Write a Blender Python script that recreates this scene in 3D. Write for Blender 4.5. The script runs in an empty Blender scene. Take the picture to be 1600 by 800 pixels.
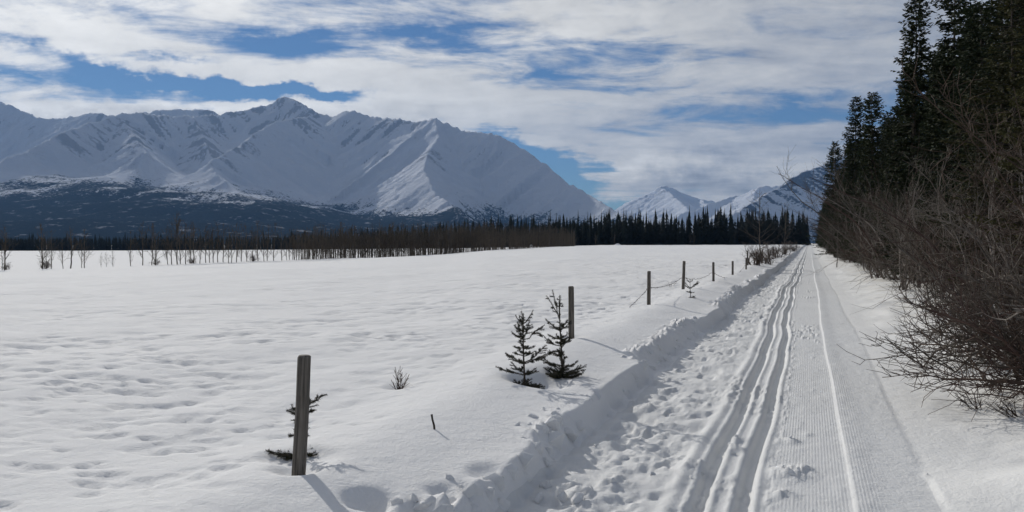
import bpy, math, random
import numpy as np
from mathutils import Vector, Matrix

# ------------------------------------------------------------------ camera, sky, sun, exposure
scene = bpy.context.scene
COL = scene.collection
F, CX, HOR = 1250.0, 800.0, 380.0           # focal length and principal column in photograph pixels, horizon row
YAW = math.atan((1265.0 - CX) / F)           # the trail runs along +Y; the camera is turned left of it
CAM_H = 1.70
SN, CS = math.sin(YAW), math.cos(YAW)

cam_d = bpy.data.cameras.new('camera')
cam_d.sensor_width = 36.0
cam_d.lens = 36.0 * F / 1600.0
cam_d.clip_start = 0.05
cam_d.clip_end = 80000.0
cam = bpy.data.objects.new('camera', cam_d)
COL.objects.link(cam)
cam.location = (0, 0, CAM_H)
cam.rotation_euler = (math.pi / 2 - math.atan((400.0 - HOR) / F), 0, YAW)
scene.camera = cam

SUN_AZ_LEFT = math.radians(31.0)             # left of the camera axis
SUN_EL = math.radians(25.0)
phi = YAW + SUN_AZ_LEFT                      # left of +Y
SUN_DIR = Vector((-math.sin(phi) * math.cos(SUN_EL), math.cos(phi) * math.cos(SUN_EL), math.sin(SUN_EL)))

scene.view_settings.view_transform = 'Standard'
scene.view_settings.look = 'None'
scene.view_settings.gamma = 1.0
scene.view_settings.exposure = 0.54
scene.view_settings.use_curve_mapping = False
scene.render.engine = 'CYCLES'
cy = scene.cycles
cy.use_denoising = True
cy.use_adaptive_sampling = True
cy.adaptive_threshold = 0.02
cy.max_bounces = 4
cy.diffuse_bounces = 2
cy.glossy_bounces = 2
cy.transmission_bounces = 2
cy.transparent_max_bounces = 8
cy.volume_bounces = 0
cy.caustics_reflective = False
cy.caustics_refractive = False

sun_d = bpy.data.lights.new('sun', 'SUN')
sun_d.energy = 2.25
sun_d.angle = math.radians(0.6)
sun_d.color = (1.0, 0.955, 0.885)
sun = bpy.data.objects.new('sun', sun_d)
COL.objects.link(sun)
sun.rotation_euler = (-SUN_DIR).to_track_quat('-Z', 'Y').to_euler()

world = bpy.data.worlds.new('World')
scene.world = world
world.use_nodes = True
SKY_STRENGTH = 0.06
world.cycles.sampling_method = 'MANUAL'
world.cycles.sample_map_resolution = 256


class NT:
    """small helper that writes node expressions"""
    def __init__(s, tree):
        s.t = tree

    def node(s, kind, **kw):
        n = s.t.nodes.new(kind)
        for k, v in kw.items():
            setattr(n, k, v)
        return n

    def put(s, sock, v):
        if hasattr(v, 'is_linked') or isinstance(v, bpy.types.NodeSocket):
            s.t.links.new(v, sock)
        else:
            sock.default_value = v

    def m(s, op, a, b=None, c=None, clamp=False):
        n = s.node('ShaderNodeMath', operation=op)
        n.use_clamp = clamp
        s.put(n.inputs[0], a)
        if b is not None:
            s.put(n.inputs[1], b)
        if c is not None:
            s.put(n.inputs[2], c)
        return n.outputs[0]

    def add(s, a, b): return s.m('ADD', a, b)
    def sub(s, a, b): return s.m('SUBTRACT', a, b)
    def mul(s, a, b): return s.m('MULTIPLY', a, b)
    def div(s, a, b): return s.m('DIVIDE', a, b)

    def dot(s, a, v):
        n = s.node('ShaderNodeVectorMath', operation='DOT_PRODUCT')
        s.put(n.inputs[0], a)
        n.inputs[1].default_value = v
        return n.outputs['Value']

    def comb(s, x, y, z=0.0):
        n = s.node('ShaderNodeCombineXYZ')
        for i, v in enumerate((x, y, z)):
            s.put(n.inputs[i], v)
        return n.outputs[0]

    def sep(s, v):
        n = s.node('ShaderNodeSeparateXYZ')
        s.put(n.inputs[0], v)
        return n.outputs

    def noise(s, vec, scale, detail=4.0, rough=0.5, dist=0.0):
        n = s.node('ShaderNodeTexNoise')
        s.put(n.inputs['Vector'], vec)
        n.inputs['Scale'].default_value = scale
        n.inputs['Detail'].default_value = detail
        n.inputs['Roughness'].default_value = rough
        n.inputs['Distortion'].default_value = dist
        return n.outputs['Fac']

    def smooth(s, v, lo, hi):
        n = s.node('ShaderNodeMapRange', interpolation_type='SMOOTHSTEP')
        s.put(n.inputs[0], v)
        n.inputs[1].default_value = lo
        n.inputs[2].default_value = hi
        return n.outputs[0]

    def lin(s, v, lo, hi, a=0.0, b=1.0):
        n = s.node('ShaderNodeMapRange')
        s.put(n.inputs[0], v)
        for i, q in enumerate((lo, hi, a, b)):
            n.inputs[1 + i].default_value = q
        return n.outputs[0]

    def mix(s, f, a, b, kind='MIX'):
        n = s.node('ShaderNodeMix', data_type='RGBA', blend_type=kind)
        s.put(n.inputs[0], f)
        for i, v in ((6, a), (7, b)):
            if isinstance(v, tuple):
                v = (*v, 1.0) if len(v) == 3 else v
            s.put(n.inputs[i], v)
        return n.outputs[2]

    def scale_vec(s, v, sc):
        n = s.node('ShaderNodeVectorMath', operation='MULTIPLY')
        s.put(n.inputs[0], v)
        n.inputs[1].default_value = sc
        return n.outputs[0]

    def scale_col(s, c, f):
        n = s.node('ShaderNodeVectorMath', operation='SCALE')
        s.put(n.inputs[0], c)
        s.put(n.inputs['Scale'], f)
        return n.outputs[0]


def build_world():
    t = world.node_tree
    t.nodes.clear()
    N = NT(t)
    sky = N.node('ShaderNodeTexSky', sky_type='NISHITA')
    sky.sun_disc = False
    sky.sun_elevation = SUN_EL
    sky.sun_rotation = -phi                  # turned left of +Y like the lamp
    sky.altitude = 300.0
    sky.air_density = 1.0
    sky.dust_density = 0.05
    sky.ozone_density = 3.0
    tc = N.node('ShaderNodeTexCoord')
    d = tc.outputs['Generated']
    right = (CS, SN, 0.0)
    fwd = (-SN, CS, 0.0)
    x = N.dot(d, right)
    y = N.dot(d, fwd)
    z = N.sep(d)[2]
    hyp = N.m('SQRT', N.add(N.mul(x, x), N.mul(y, y)))
    az = N.m('ARCTAN2', x, y)                # 0 straight ahead of the viewer, + to the right
    el = N.m('ARCTAN2', z, hyp)
    # cloud sheet seen in perspective
    dz = N.add(N.m('MAXIMUM', z, 0.0), 0.10)
    px_ = N.div(x, dz)
    py_ = N.div(y, dz)
    sheet = N.comb(px_, py_, 0.0)
    warp = N.noise(N.comb(N.mul(px_, 0.8), N.mul(py_, 0.8), 3.3), 1.0, 2.0, 0.55)
    warp2 = N.noise(N.comb(N.mul(az, 1.0), N.mul(el, 2.2), 7.7), 9.0, 4.0, 0.6)
    big = N.noise(N.comb(N.mul(px_, 0.55), N.mul(py_, 0.75), 1.0), 1.0, 4.0, 0.55, 0.6)
    fine = N.noise(N.comb(N.add(N.mul(px_, 1.0), N.mul(warp, 0.7)), N.mul(py_, 1.6), 5.0), 1.7, 7.0, 0.64, 0.4)
    puff = N.noise(N.comb(N.mul(az, 1.0), N.mul(el, 1.6), 2.0), 16.0, 5.0, 0.58)
    puff2 = N.noise(N.comb(N.mul(az, 1.0), N.mul(el, 1.5), 9.0), 38.0, 4.0, 0.62)
    # wobbling copies of azimuth and elevation so that the openings have torn edges
    waz = N.add(az, N.mul(N.sub(warp2, 0.5), 0.16))
    wel = N.add(el, N.add(N.mul(N.sub(puff, 0.5), 0.045), N.mul(N.sub(puff2, 0.5), 0.022)))

    wv = N.comb(waz, wel, 0.0)

    def blob(pxx, pyy, rx, ry, tilt=0.0, p=1.0):
        a0 = math.atan((pxx - CX) / F)
        e0 = math.atan((HOR - pyy) / F * math.cos(a0))
        ra, re = rx / F * math.cos(a0) ** 2, ry / F * math.cos(a0)
        c, s_ = math.cos(tilt), math.sin(tilt)
        if tilt == 0.0:
            n = N.node('ShaderNodeVectorMath', operation='MULTIPLY_ADD')
            N.put(n.inputs[0], wv)
            n.inputs[1].default_value = (1 / ra, 1 / re, 0)
            n.inputs[2].default_value = (-a0 / ra, -e0 / re, 0)
            n2 = N.node('ShaderNodeVectorMath', operation='DOT_PRODUCT')
            N.put(n2.inputs[0], n.outputs[0]); N.put(n2.inputs[1], n.outputs[0])
            r2 = n2.outputs['Value']
        else:
            u = N.sub(N.dot(wv, (c / ra, s_ / ra, 0)), a0 * c / ra + e0 * s_ / ra)
            v = N.sub(N.dot(wv, (-s_ / re, c / re, 0)), -a0 * s_ / re + e0 * c / re)
            r2 = N.m('MULTIPLY_ADD', u, u, N.mul(v, v))
        return N.m('POWER', math.exp(-p), r2)

    def total(lst):
        o = None
        for w, b in lst:
            o = N.mul(b, w) if o is None else N.m('MULTIPLY_ADD', b, w, o)
        return o
    gaps = total([
        (0.95, blob(120, 98, 95, 13, -0.20)), (1.15, blob(445, 72, 95, 22, 0.05)), (0.7, blob(290, 96, 85, 10, 0.0)),
        (1.4, blob(330, 136, 240, 12, 0.0)), (0.9, blob(480, 148, 60, 13, 0.0)), (0.5, blob(150, 140, 70, 10, -0.2)),
        (0.55, blob(960, 70, 110, 30, 0.0)), (0.6, blob(660, 60, 70, 14, -0.1)), (0.45, blob(860, 120, 80, 10, 0.1)),
        (0.55, blob(1210, 185, 70, 20, 0.15)), (0.35, blob(1080, 135, 60, 14, 0.0)),
        (2.0, blob(890, 292, 95, 34, -0.42)), (1.3, blob(800, 232, 60, 18, -0.4)), (0.8, blob(960, 262, 40, 14, -0.3))])
    fill = total([
        (0.75, blob(300, 106, 130, 11, -0.05)), (0.7, blob(120, 130, 110, 11, -0.2)), (0.5, blob(200, 40, 300, 40, 0.0)),
        (0.8, blob(640, 140, 140, 40, -0.1)), (0.8, blob(860, 200, 150, 26, -0.25)),
        (1.7, blob(160, 176, 270, 19, 0.0, 1.6)), (0.6, blob(385, 166, 40, 12, 0.1)), (0.9, blob(600, 178, 110, 18, 0.0)),
        (2.0, blob(1090, 262, 125, 36, 0.0)), (1.2, blob(1200, 250, 110, 45, 0.0)), (0.9, blob(965, 308, 32, 9, 0.0)),
        (0.7, blob(1250, 60, 300, 80, 0.0)), (0.9, blob(1020, 268, 40, 18, 0.0))])
    cov = N.add(N.mul(big, 0.42), N.sub(N.mul(fine, 1.75), 0.35))
    cov = N.add(cov, N.mul(N.sub(puff2, 0.3), 0.22))
    cov = N.sub(cov, N.mul(gaps, 0.46))
    cov = N.add(cov, N.mul(fill, 0.34))
    mask = N.smooth(cov, 0.44, 0.93)
    # brightness of the cloud: thicker is greyer underneath, brighter towards the sun
    sd = N.m('MAXIMUM', N.dot(d, tuple(SUN_DIR)), 0.0)
    sd1 = N.mul(N.add(N.dot(d, tuple(SUN_DIR)), 1.0), 0.5)
    glow = N.m('POWER', sd1, 6.0)
    shade = N.noise(N.comb(N.mul(px_, 0.9), N.mul(py_, 1.5), 11.0), 1.2, 4.0, 0.55, 0.5)
    shade2 = N.noise(N.comb(N.mul(az, 1.0), N.mul(el, 2.0), 21.0), 22.0, 4.0, 0.6)
    br = N.add(0.19, N.mul(glow, 0.55))
    br = N.add(br, N.mul(N.sub(shade, 0.5), 0.36))
    br = N.add(br, N.mul(N.sub(shade2, 0.5), 0.26))
    br = N.add(br, N.mul(N.sub(fine, 0.5), 0.30))
    # bellies of the heaps lying on the far ridges
    belly = total([(0.13, blob(1110, 284, 85, 20, 0.0)), (0.08, blob(170, 185, 240, 9, 0.0)), (0.07, blob(600, 186, 90, 12, 0.0)),
                   (-0.17, blob(1008, 258, 48, 17, 0.0)), (-0.16, blob(250, 162, 200, 9, 0.0)), (-0.12, blob(60, 168, 90, 9, 0.0)), (-0.12, blob(1235, 262, 60, 32, 0.0))])
    heap = total([(1.0, blob(1090, 258, 150, 44, 0.0)), (1.0, blob(180, 168, 260, 20, 0.0)), (0.7, blob(600, 176, 110, 20, 0.0))])
    br = N.add(br, N.mul(N.mul(N.sub(puff2, 0.5), heap), 0.34))
    br = N.sub(br, belly)
    br = N.m('MAXIMUM', br, 0.10)
    tint = N.mix(N.smooth(br, 0.22, 0.52), (0.92, 0.95, 1.02), (1.0, 0.98, 0.93))
    cloud = N.scale_col(tint, N.mul(br, 1.0 / SKY_STRENGTH))
    skyc = N.mix(1.0, sky.outputs[0], (0.62, 0.86, 1.12), 'MULTIPLY')
    skyc = N.scale_col(skyc, 0.56)
    col = N.mix(N.mul(mask, 0.97), skyc, cloud)
    bg = N.node('ShaderNodeBackground')
    N.put(bg.inputs[0], col)
    bg.inputs[1].default_value = SKY_STRENGTH
    out = N.node('ShaderNodeOutputWorld')
    t.links.new(bg.outputs[0], out.inputs[0])


build_world()

# ------------------------------------------------------------------ helpers
rng = random.Random(7)


def sstep(a, b, x):
    t = np.clip((x - a) / (b - a), 0, 1)
    return t * t * (3 - 2 * t)


def _h(ix, iy, seed):
    n = (ix.astype(np.int64) * 374761393 + iy.astype(np.int64) * 668265263 + seed * 974634777) & 0xFFFFFFFF
    n = ((n ^ (n >> 13)) * 1274126177) & 0xFFFFFFFF
    n = (n ^ (n >> 16)) & 0xFFFFFFFF
    return n.astype(np.float64) / 4294967295.0


def vnoise(x, y, seed=0):
    x = np.asarray(x, float); y = np.asarray(y, float)
    x, y = np.broadcast_arrays(x, y)
    ix = np.floor(x); iy = np.floor(y)
    fx = x - ix; fy = y - iy
    fx = fx * fx * fx * (fx * (fx * 6 - 15) + 10); fy = fy * fy * fy * (fy * (fy * 6 - 15) + 10)
    ix = ix.astype(np.int64); iy = iy.astype(np.int64)
    a = _h(ix, iy, seed); b = _h(ix + 1, iy, seed); c = _h(ix, iy + 1, seed); d = _h(ix + 1, iy + 1, seed)
    return (a + (b - a) * fx) * (1 - fy) + (c + (d - c) * fx) * fy


def fbm(x, y, octv=4, seed=0, gain=0.5, lac=2.03):
    s = 0; a = 1; t = 0
    for i in range(octv):
        s = s + a * vnoise(x * lac ** i + 17.3 * i, y * lac ** i + 5.1 * i, seed + i)
        t += a; a *= gain
    return s / t


def ridged(x, y, octv=3, seed=0, gain=0.5):
    s = 0; a = 1; t = 0
    for i in range(octv):
        s = s + a * (1 - np.abs(2 * vnoise(x * 2.1 ** i + 3.3 * i, y * 2.1 ** i, seed + i) - 1))
        t += a; a *= gain
    return s / t


def to_world(xc, zc):
    return xc * CS - zc * SN, xc * SN + zc * CS


def to_cam(X, Y):
    return X * CS + Y * SN, -X * SN + Y * CS


def grid_mesh(name, P, material, nr, nc, attrs=None):
    """P: (nr*nc,3) row-major grid -> smooth quad mesh"""
    me = bpy.data.meshes.new(name)
    i = np.arange(nr - 1)[:, None] * nc + np.arange(nc - 1)[None, :]
    q = np.stack([i, i + 1, i + nc + 1, i + nc], -1).reshape(-1).astype(np.int32)
    nq = (nr - 1) * (nc - 1)
    me.vertices.add(nr * nc)
    me.vertices.foreach_set('co', P.astype(np.float32).ravel())
    me.loops.add(nq * 4)
    me.loops.foreach_set('vertex_index', q)
    me.polygons.add(nq)
    me.polygons.foreach_set('loop_start', np.arange(0, nq * 4, 4, dtype=np.int32))
    me.polygons.foreach_set('use_smooth', np.ones(nq, dtype=bool))
    me.update(calc_edges=True)
    for k, v in (attrs or {}).items():
        a = me.attributes.new(k, 'FLOAT', 'POINT')
        a.data.foreach_set('value', v.astype(np.float32).ravel())
    me.materials.append(material)
    return me


def poly_mesh(name, verts, faces, material, smooth=False):
    """faces: (n,3) int array of triangles or python list"""
    me = bpy.data.meshes.new(name)
    V = np.asarray(verts, np.float32)
    if isinstance(faces, np.ndarray):
        k = faces.shape[1]; n = len(faces)
        me.vertices.add(len(V)); me.vertices.foreach_set('co', V.ravel())
        me.loops.add(n * k); me.loops.foreach_set('vertex_index', faces.astype(np.int32).ravel())
        me.polygons.add(n); me.polygons.foreach_set('loop_start', np.arange(0, n * k, k, dtype=np.int32))
        me.update(calc_edges=True)
    else:
        me.from_pydata([tuple(v) for v in V], [], faces)
        me.update()
    if smooth:
        me.polygons.foreach_set('use_smooth', np.ones(len(me.polygons), dtype=bool))
    me.materials.append(material)
    return me


def link(name, data, parent=None, loc=(0, 0, 0), rot=(0, 0, 0), scale=(1, 1, 1)):
    o = bpy.data.objects.new(name, data)
    COL.objects.link(o)
    o.location = loc
    o.rotation_euler = rot
    o.scale = scale
    if parent is not None:
        o.parent = parent
    return o


def tag(o, label=None, cat=None, group=None, kind=None):
    if label: o['label'] = label
    if cat: o['category'] = cat
    if group: o['group'] = group
    if kind: o['kind'] = kind
    return o


class Tubes:
    """collects tapered tubes and small triangles into one mesh"""
    def __init__(s):
        s.v = []; s.f = []; s.n = 0

    def tube(s, pts, rads, sides=4, cap=False):
        P = np.asarray(pts, float)
        n = len(P)
        T = np.gradient(P, axis=0)
        T /= np.linalg.norm(T, axis=1)[:, None] + 1e-9
        ref = np.array([0.0, 0.0, 1.0]) if abs(T[:, 2]).mean() < 0.8 else np.array([1.0, 0.0, 0.0])
        A = np.cross(T, ref); A /= np.linalg.norm(A, axis=1)[:, None] + 1e-9
        B = np.cross(T, A)
        ang = np.arange(sides) * 2 * math.pi / sides
        R = np.asarray(rads, float)[:, None, None]
        ring = P[:, None, :] + R * (np.cos(ang)[None, :, None] * A[:, None, :] + np.sin(ang)[None, :, None] * B[:, None, :])
        s.v.append(ring.reshape(-1, 3))
        i = np.arange(n - 1)[:, None] * sides
        j = np.arange(sides)[None, :]; k = (j + 1) % sides
        a = s.n + i + j; b = s.n + i + k; c = b + sides; d = a + sides
        s.f.append(np.stack([a, b, c], -1).reshape(-1, 3))
        s.f.append(np.stack([a, c, d], -1).reshape(-1, 3))
        if cap:
            e = s.n + (n - 1) * sides
            s.f.append(np.array([[e, e + q, e + q + 1] for q in range(1, sides - 1)]))
        s.n += n * sides

    def tris(s, V):
        """V: (m,3,3)"""
        V = np.asarray(V, float).reshape(-1, 3)
        s.v.append(V)
        s.f.append(s.n + np.arange(len(V)).reshape(-1, 3))
        s.n += len(V)

    def mesh(s, name, material, smooth=False):
        return poly_mesh(name, np.concatenate(s.v), np.concatenate(s.f), material, smooth)


# ------------------------------------------------------------------ materials
def new_mat(name):
    m = bpy.data.materials.new(name)
    m.use_nodes = True
    t = m.node_tree
    b = t.nodes['Principled BSDF']
    return m, NT(t), b


def bump(N, b, height, strength, distance):
    n = N.node('ShaderNodeBump')
    n.inputs['Strength'].default_value = strength
    n.inputs['Distance'].default_value = distance
    N.put(n.inputs['Height'], height)
    N.t.links.new(n.outputs[0], b.inputs['Normal'])


def snow_mat(name, tint=(0.85, 0.85, 0.845), litter=False, grain=1.0):
    m, N, b = new_mat(name)
    pos = N.node('ShaderNodeNewGeometry').outputs['Position']
    n1 = N.noise(pos, 0.7, 4.0, 0.55)
    col = N.mix(N.smooth(n1, 0.3, 0.75), tint, tuple(c * 0.955 for c in tint))
    if litter:
        lit = N.noise(pos, 55.0, 3.0, 0.7)
        zone = N.noise(pos, 0.9, 4.0, 0.6)
        X = N.sep(pos)[0]
        near = N.smooth(X, 1.2, 2.6)
        col = N.mix(N.mul(N.mul(N.smooth(zone, 0.35, 0.7), near), 0.55), col, (0.60, 0.56, 0.48))
        col = N.mix(N.mul(N.mul(N.smooth(lit, 0.63, 0.68), near), 0.7), col, (0.16, 0.11, 0.07))
    N.put(b.inputs['Base Color'], col)
    b.inputs['Roughness'].default_value = 0.9
    b.inputs['Specular IOR Level'].default_value = 0.08
    g1 = N.noise(pos, 38.0, 5.0, 0.65)
    g2 = N.noise(pos, 6.0, 4.0, 0.55)
    g3 = N.noise(pos, 160.0, 2.0, 0.7)
    bump(N, b, N.add(N.add(N.mul(g1, 0.45), g2), N.mul(g3, 0.10)), 0.6 * grain, 0.03)
    return m


def plain_mat(name, c1, c2, rough=0.85, scale=8.0, bumps=0.0):
    m, N, b = new_mat(name)
    tc = N.node('ShaderNodeTexCoord').outputs['Object']
    oi = N.node('ShaderNodeObjectInfo').outputs['Random']
    n = N.noise(tc, scale, 4.0, 0.6)
    f = N.add(N.smooth(n, 0.3, 0.7), N.mul(N.sub(oi, 0.5), 0.5))
    col = N.mix(N.m('MINIMUM', N.m('MAXIMUM', f, 0.0), 1.0), c1, c2)
    N.put(b.inputs['Base Color'], col)
    b.inputs['Roughness'].default_value = rough
    b.inputs['Specular IOR Level'].default_value = 0.2
    if bumps:
        bump(N, b, n, bumps, 0.01)
    return m


M_FIELD = snow_mat('field snow')
M_TRAIL = snow_mat('groomed snow', (0.74, 0.745, 0.74))
M_BANK = snow_mat('cut bank snow', grain=1.3)
M_VERGE = snow_mat('verge snow', (0.80, 0.80, 0.785), litter=True)
M_CLOD = snow_mat('clod snow', grain=1.6)
M_NEEDLE = plain_mat('spruce needles', (0.013, 0.021, 0.009), (0.034, 0.044, 0.017), 0.8, 3.0)
M_NEEDLE_OLIVE = plain_mat('olive spruce needles', (0.022, 0.024, 0.008), (0.070, 0.066, 0.020), 0.8, 2.0)
M_NEEDLE_FAR = plain_mat('far spruce needles', (0.010, 0.014, 0.012), (0.022, 0.028, 0.022), 0.9, 0.5)
M_SAPLING_NEEDLE = plain_mat('sapling needles', (0.022, 0.026, 0.016), (0.050, 0.050, 0.028), 0.8, 14.0)
M_BARK = plain_mat('spruce bark', (0.045, 0.036, 0.028), (0.09, 0.075, 0.06), 0.9, 12.0)
M_TWIG = plain_mat('alder twigs', (0.044, 0.029, 0.022), (0.112, 0.078, 0.060), 0.75, 5.0)
M_TWIG_GREY = plain_mat('grey willow bark', (0.075, 0.062, 0.050), (0.18, 0.155, 0.13), 0.75, 5.0)
M_TWIG_RED = plain_mat('reddish twigs', (0.050, 0.031, 0.026), (0.105, 0.068, 0.056), 0.75, 5.0)
M_TWIG_PALE = plain_mat('pale twigs', (0.12, 0.10, 0.085), (0.26, 0.23, 0.20), 0.75, 5.0)
M_ASPEN = plain_mat('aspen sapling bark', (0.060, 0.050, 0.038), (0.135, 0.115, 0.088), 0.8, 2.0)
M_ASPEN_TWIG = plain_mat('aspen twigs', (0.055, 0.043, 0.032), (0.105, 0.085, 0.064), 0.8, 2.0)
M_WIRE = plain_mat('rusty wire', (0.05, 0.04, 0.035), (0.10, 0.08, 0.07), 0.6, 30.0)


def wood_mat():
    m, N, b = new_mat('weathered post wood')
    tc = N.node('ShaderNodeTexCoord').outputs['Object']
    v = N.scale_vec(tc, (60.0, 60.0, 2.2))
    g = N.noise(v, 1.0, 6.0, 0.65, 0.4)
    blot = N.noise(tc, 7.0, 4.0, 0.6)
    col = N.mix(N.smooth(g, 0.3, 0.72), (0.045, 0.039, 0.032), (0.22, 0.195, 0.165))
    col = N.mix(N.mul(N.smooth(blot, 0.45, 0.75), 0.6), col, (0.10, 0.085, 0.068))
    crack = N.noise(N.scale_vec(tc, (26.0, 26.0, 0.9)), 1.0, 3.0, 0.5, 0.8)
    cr = N.m('LESS_THAN', N.m('ABSOLUTE', N.sub(crack, 0.5)), 0.012)
    col = N.mix(N.mul(cr, 0.75), col, (0.02, 0.017, 0.014))
    N.put(b.inputs['Base Color'], col)
    b.inputs['Roughness'].default_value = 0.85
    bump(N, b, N.sub(g, N.mul(cr, 0.6)), 0.6, 0.006)
    return m


M_WOOD = wood_mat()


def mountain_mat(name, rock_col=(0.10, 0.10, 0.11), rock_mix=0.52):
    m, N, b = new_mat(name)
    pos = N.node('ShaderNodeNewGeometry').outputs['Position']
    ra = N.node('ShaderNodeAttribute', attribute_name='rock').outputs['Fac']
    fo = N.node('ShaderNodeAttribute', attribute_name='forest').outputs['Fac']
    nz = N.noise(pos, 0.040, 8.0, 0.72)
    nf = N.noise(pos, 0.055, 5.0, 0.75)
    ng = N.noise(pos, 0.006, 5.0, 0.6)
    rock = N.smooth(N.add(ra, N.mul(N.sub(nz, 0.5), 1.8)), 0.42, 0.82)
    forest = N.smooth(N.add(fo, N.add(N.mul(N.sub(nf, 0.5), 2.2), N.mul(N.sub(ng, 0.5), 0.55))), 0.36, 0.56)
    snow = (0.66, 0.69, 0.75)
    col = N.mix(N.mul(rock, rock_mix), snow, rock_col)  # the rock's own colour, mixed over the snow by the rock mask
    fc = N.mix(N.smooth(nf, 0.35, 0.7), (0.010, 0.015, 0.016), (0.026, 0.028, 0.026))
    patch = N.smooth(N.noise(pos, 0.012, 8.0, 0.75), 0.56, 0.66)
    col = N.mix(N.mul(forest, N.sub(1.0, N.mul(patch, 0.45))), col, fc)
    N.put(b.inputs['Base Color'], col)
    b.inputs['Roughness'].default_value = 1.0
    b.inputs['Specular IOR Level'].default_value = 0.0
    bump(N, b, N.add(N.noise(pos, 0.02, 8.0, 0.65), N.mul(nf, N.add(0.5, fo))), 0.8, 18.0)
    return m


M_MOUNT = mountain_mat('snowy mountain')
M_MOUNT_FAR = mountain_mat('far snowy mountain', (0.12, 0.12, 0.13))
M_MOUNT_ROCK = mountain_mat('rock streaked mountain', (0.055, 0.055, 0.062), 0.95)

# ------------------------------------------------------------------ ground height
_bx = np.array([-900, -300, 0, 400, 600, 700, 760, 850, 900, 960, 1300, 2600], float)
_by = np.array([432, 428, 422, 409, 402, 396.5, 391, 386.8, 384.6, 383.2, 382.6, 382.6])
_bD = np.array([80, 92, 100, 120, 150, 172, 190, 226, 255, 330, 345, 345], float)
_fD = np.array([520, 560, 600, 600, 500, 440, 410, 380, 355, 340, 360, 360], float)   # where the forest begins
_fy = np.array([393, 393, 392, 390.5, 388.5, 388, 387, 385.5, 384, 383, 382.5, 382.5])


def far_height(px, D):
    B = np.interp(px, _bx, _bD); yb = np.interp(px, _bx, _by)
    zb = CAM_H - (yb - HOR) / F * B
    Df = np.interp(px, _bx, _fD); yf = np.interp(px, _bx, _fy)
    zf = CAM_H - (yf - HOR) / F * Df
    near = 0.28 + (zb - 0.28) * np.clip(D / B, 0, 1) ** 1.15
    k = sstep(930, 860, px)
    drop = 0.7 * sstep(0, 22, D - B) * k
    tt = np.clip((D - B) / np.maximum(Df - B, 20), 0, 1.4)
    after = zb + (zf - zb) * tt - drop * (1 - sstep(0.35, 1.0, tt))
    return np.where(D < B, near, after)


TRK_Y = np.array([-5, 5.3, 6.9, 10.1, 14.0, 18.7, 25, 32, 40, 50, 70, 100, 400], float)
TRK_C = np.array([-.54, -.54, -.53, -.50, -.53, -.60, -.66, -.69, -.60, -.58, -.62, -.58, -.58])


def unproject(px, py, z=0.3, iters=7):
    for _ in range(iters):
        zc = (CAM_H - z) * F / max(py - HOR, 0.5)
        xc = (px - CX) / F * zc
        X, Y = to_world(xc, zc)
        z = 0.5 * z + 0.5 * float(ground(np.array([X]), np.array([Y]), True)[0])
    return X, Y, z


DIPS = []       # (X, Y, radius x, radius y, depth)
CRUMBS = []


def ground(X, Y, coarse=False):
    X = np.asarray(X, float); Y = np.asarray(Y, float)
    xc, zc = to_cam(X, Y)
    px = CX + F * np.clip(xc / np.maximum(zc, 3.0), -1.7, 1.7)
    D = np.maximum(zc, 0.0)
    r = np.hypot(X, Y)
    xmin, xmax = float(X.min()), float(X.max())
    # --- field
    fld = far_height(px, D)
    if xmin > 1.0:
        field = fld; bed = np.zeros_like(X)
    else:
        field = field_height(X, Y, r, fld)
    bed = trail_bed(X, Y, coarse) if (xmax > -2.7 and xmin < 1.0) else np.zeros_like(X)
    return finish_ground(X, Y, px, D, fld, field, bed)


def field_height(X, Y, r, fld):
    sw = (fbm(X * 0.35 + 4, Y * 0.35, 3, 11) - 0.5) * 0.16 + (fbm(X * 0.06, Y * 0.06, 2, 19) - 0.5) * 0.4 * sstep(15, 60, r)
    hol = fbm(X * 3.0 + 0.9 * Y, Y * 3.8, 3, 23)
    hol = -0.032 * sstep(0.57, 0.71, hol) - 0.022 * sstep(0.62, 0.72, fbm(X * 4.6, Y * 5.4, 2, 29))
    hol = hol * sstep(-2.6, -4.2, X) * (1 - 0.6 * sstep(30, 90, r)) * (0.6 + 0.4 * sstep(6, 14, r)) * (0.55 + 0.9 * sstep(0.35, 0.65, fbm(X * 0.45, Y * 0.45, 2, 37)))
    field = fld + sw * sstep(-2.2, -5, X) + hol + (fbm(X * 1.1, Y * 0.8, 2, 31) - 0.5) * 0.025
    # berm along the fence
    berm = 0.07 * np.exp(-((X + 2.95 + 0.12 * np.sin(Y * 0.9)) / 0.75) ** 2) * sstep(160, 60, Y)
    return field + berm - 0.07 * sstep(-3.2, -2.1, X)


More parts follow.
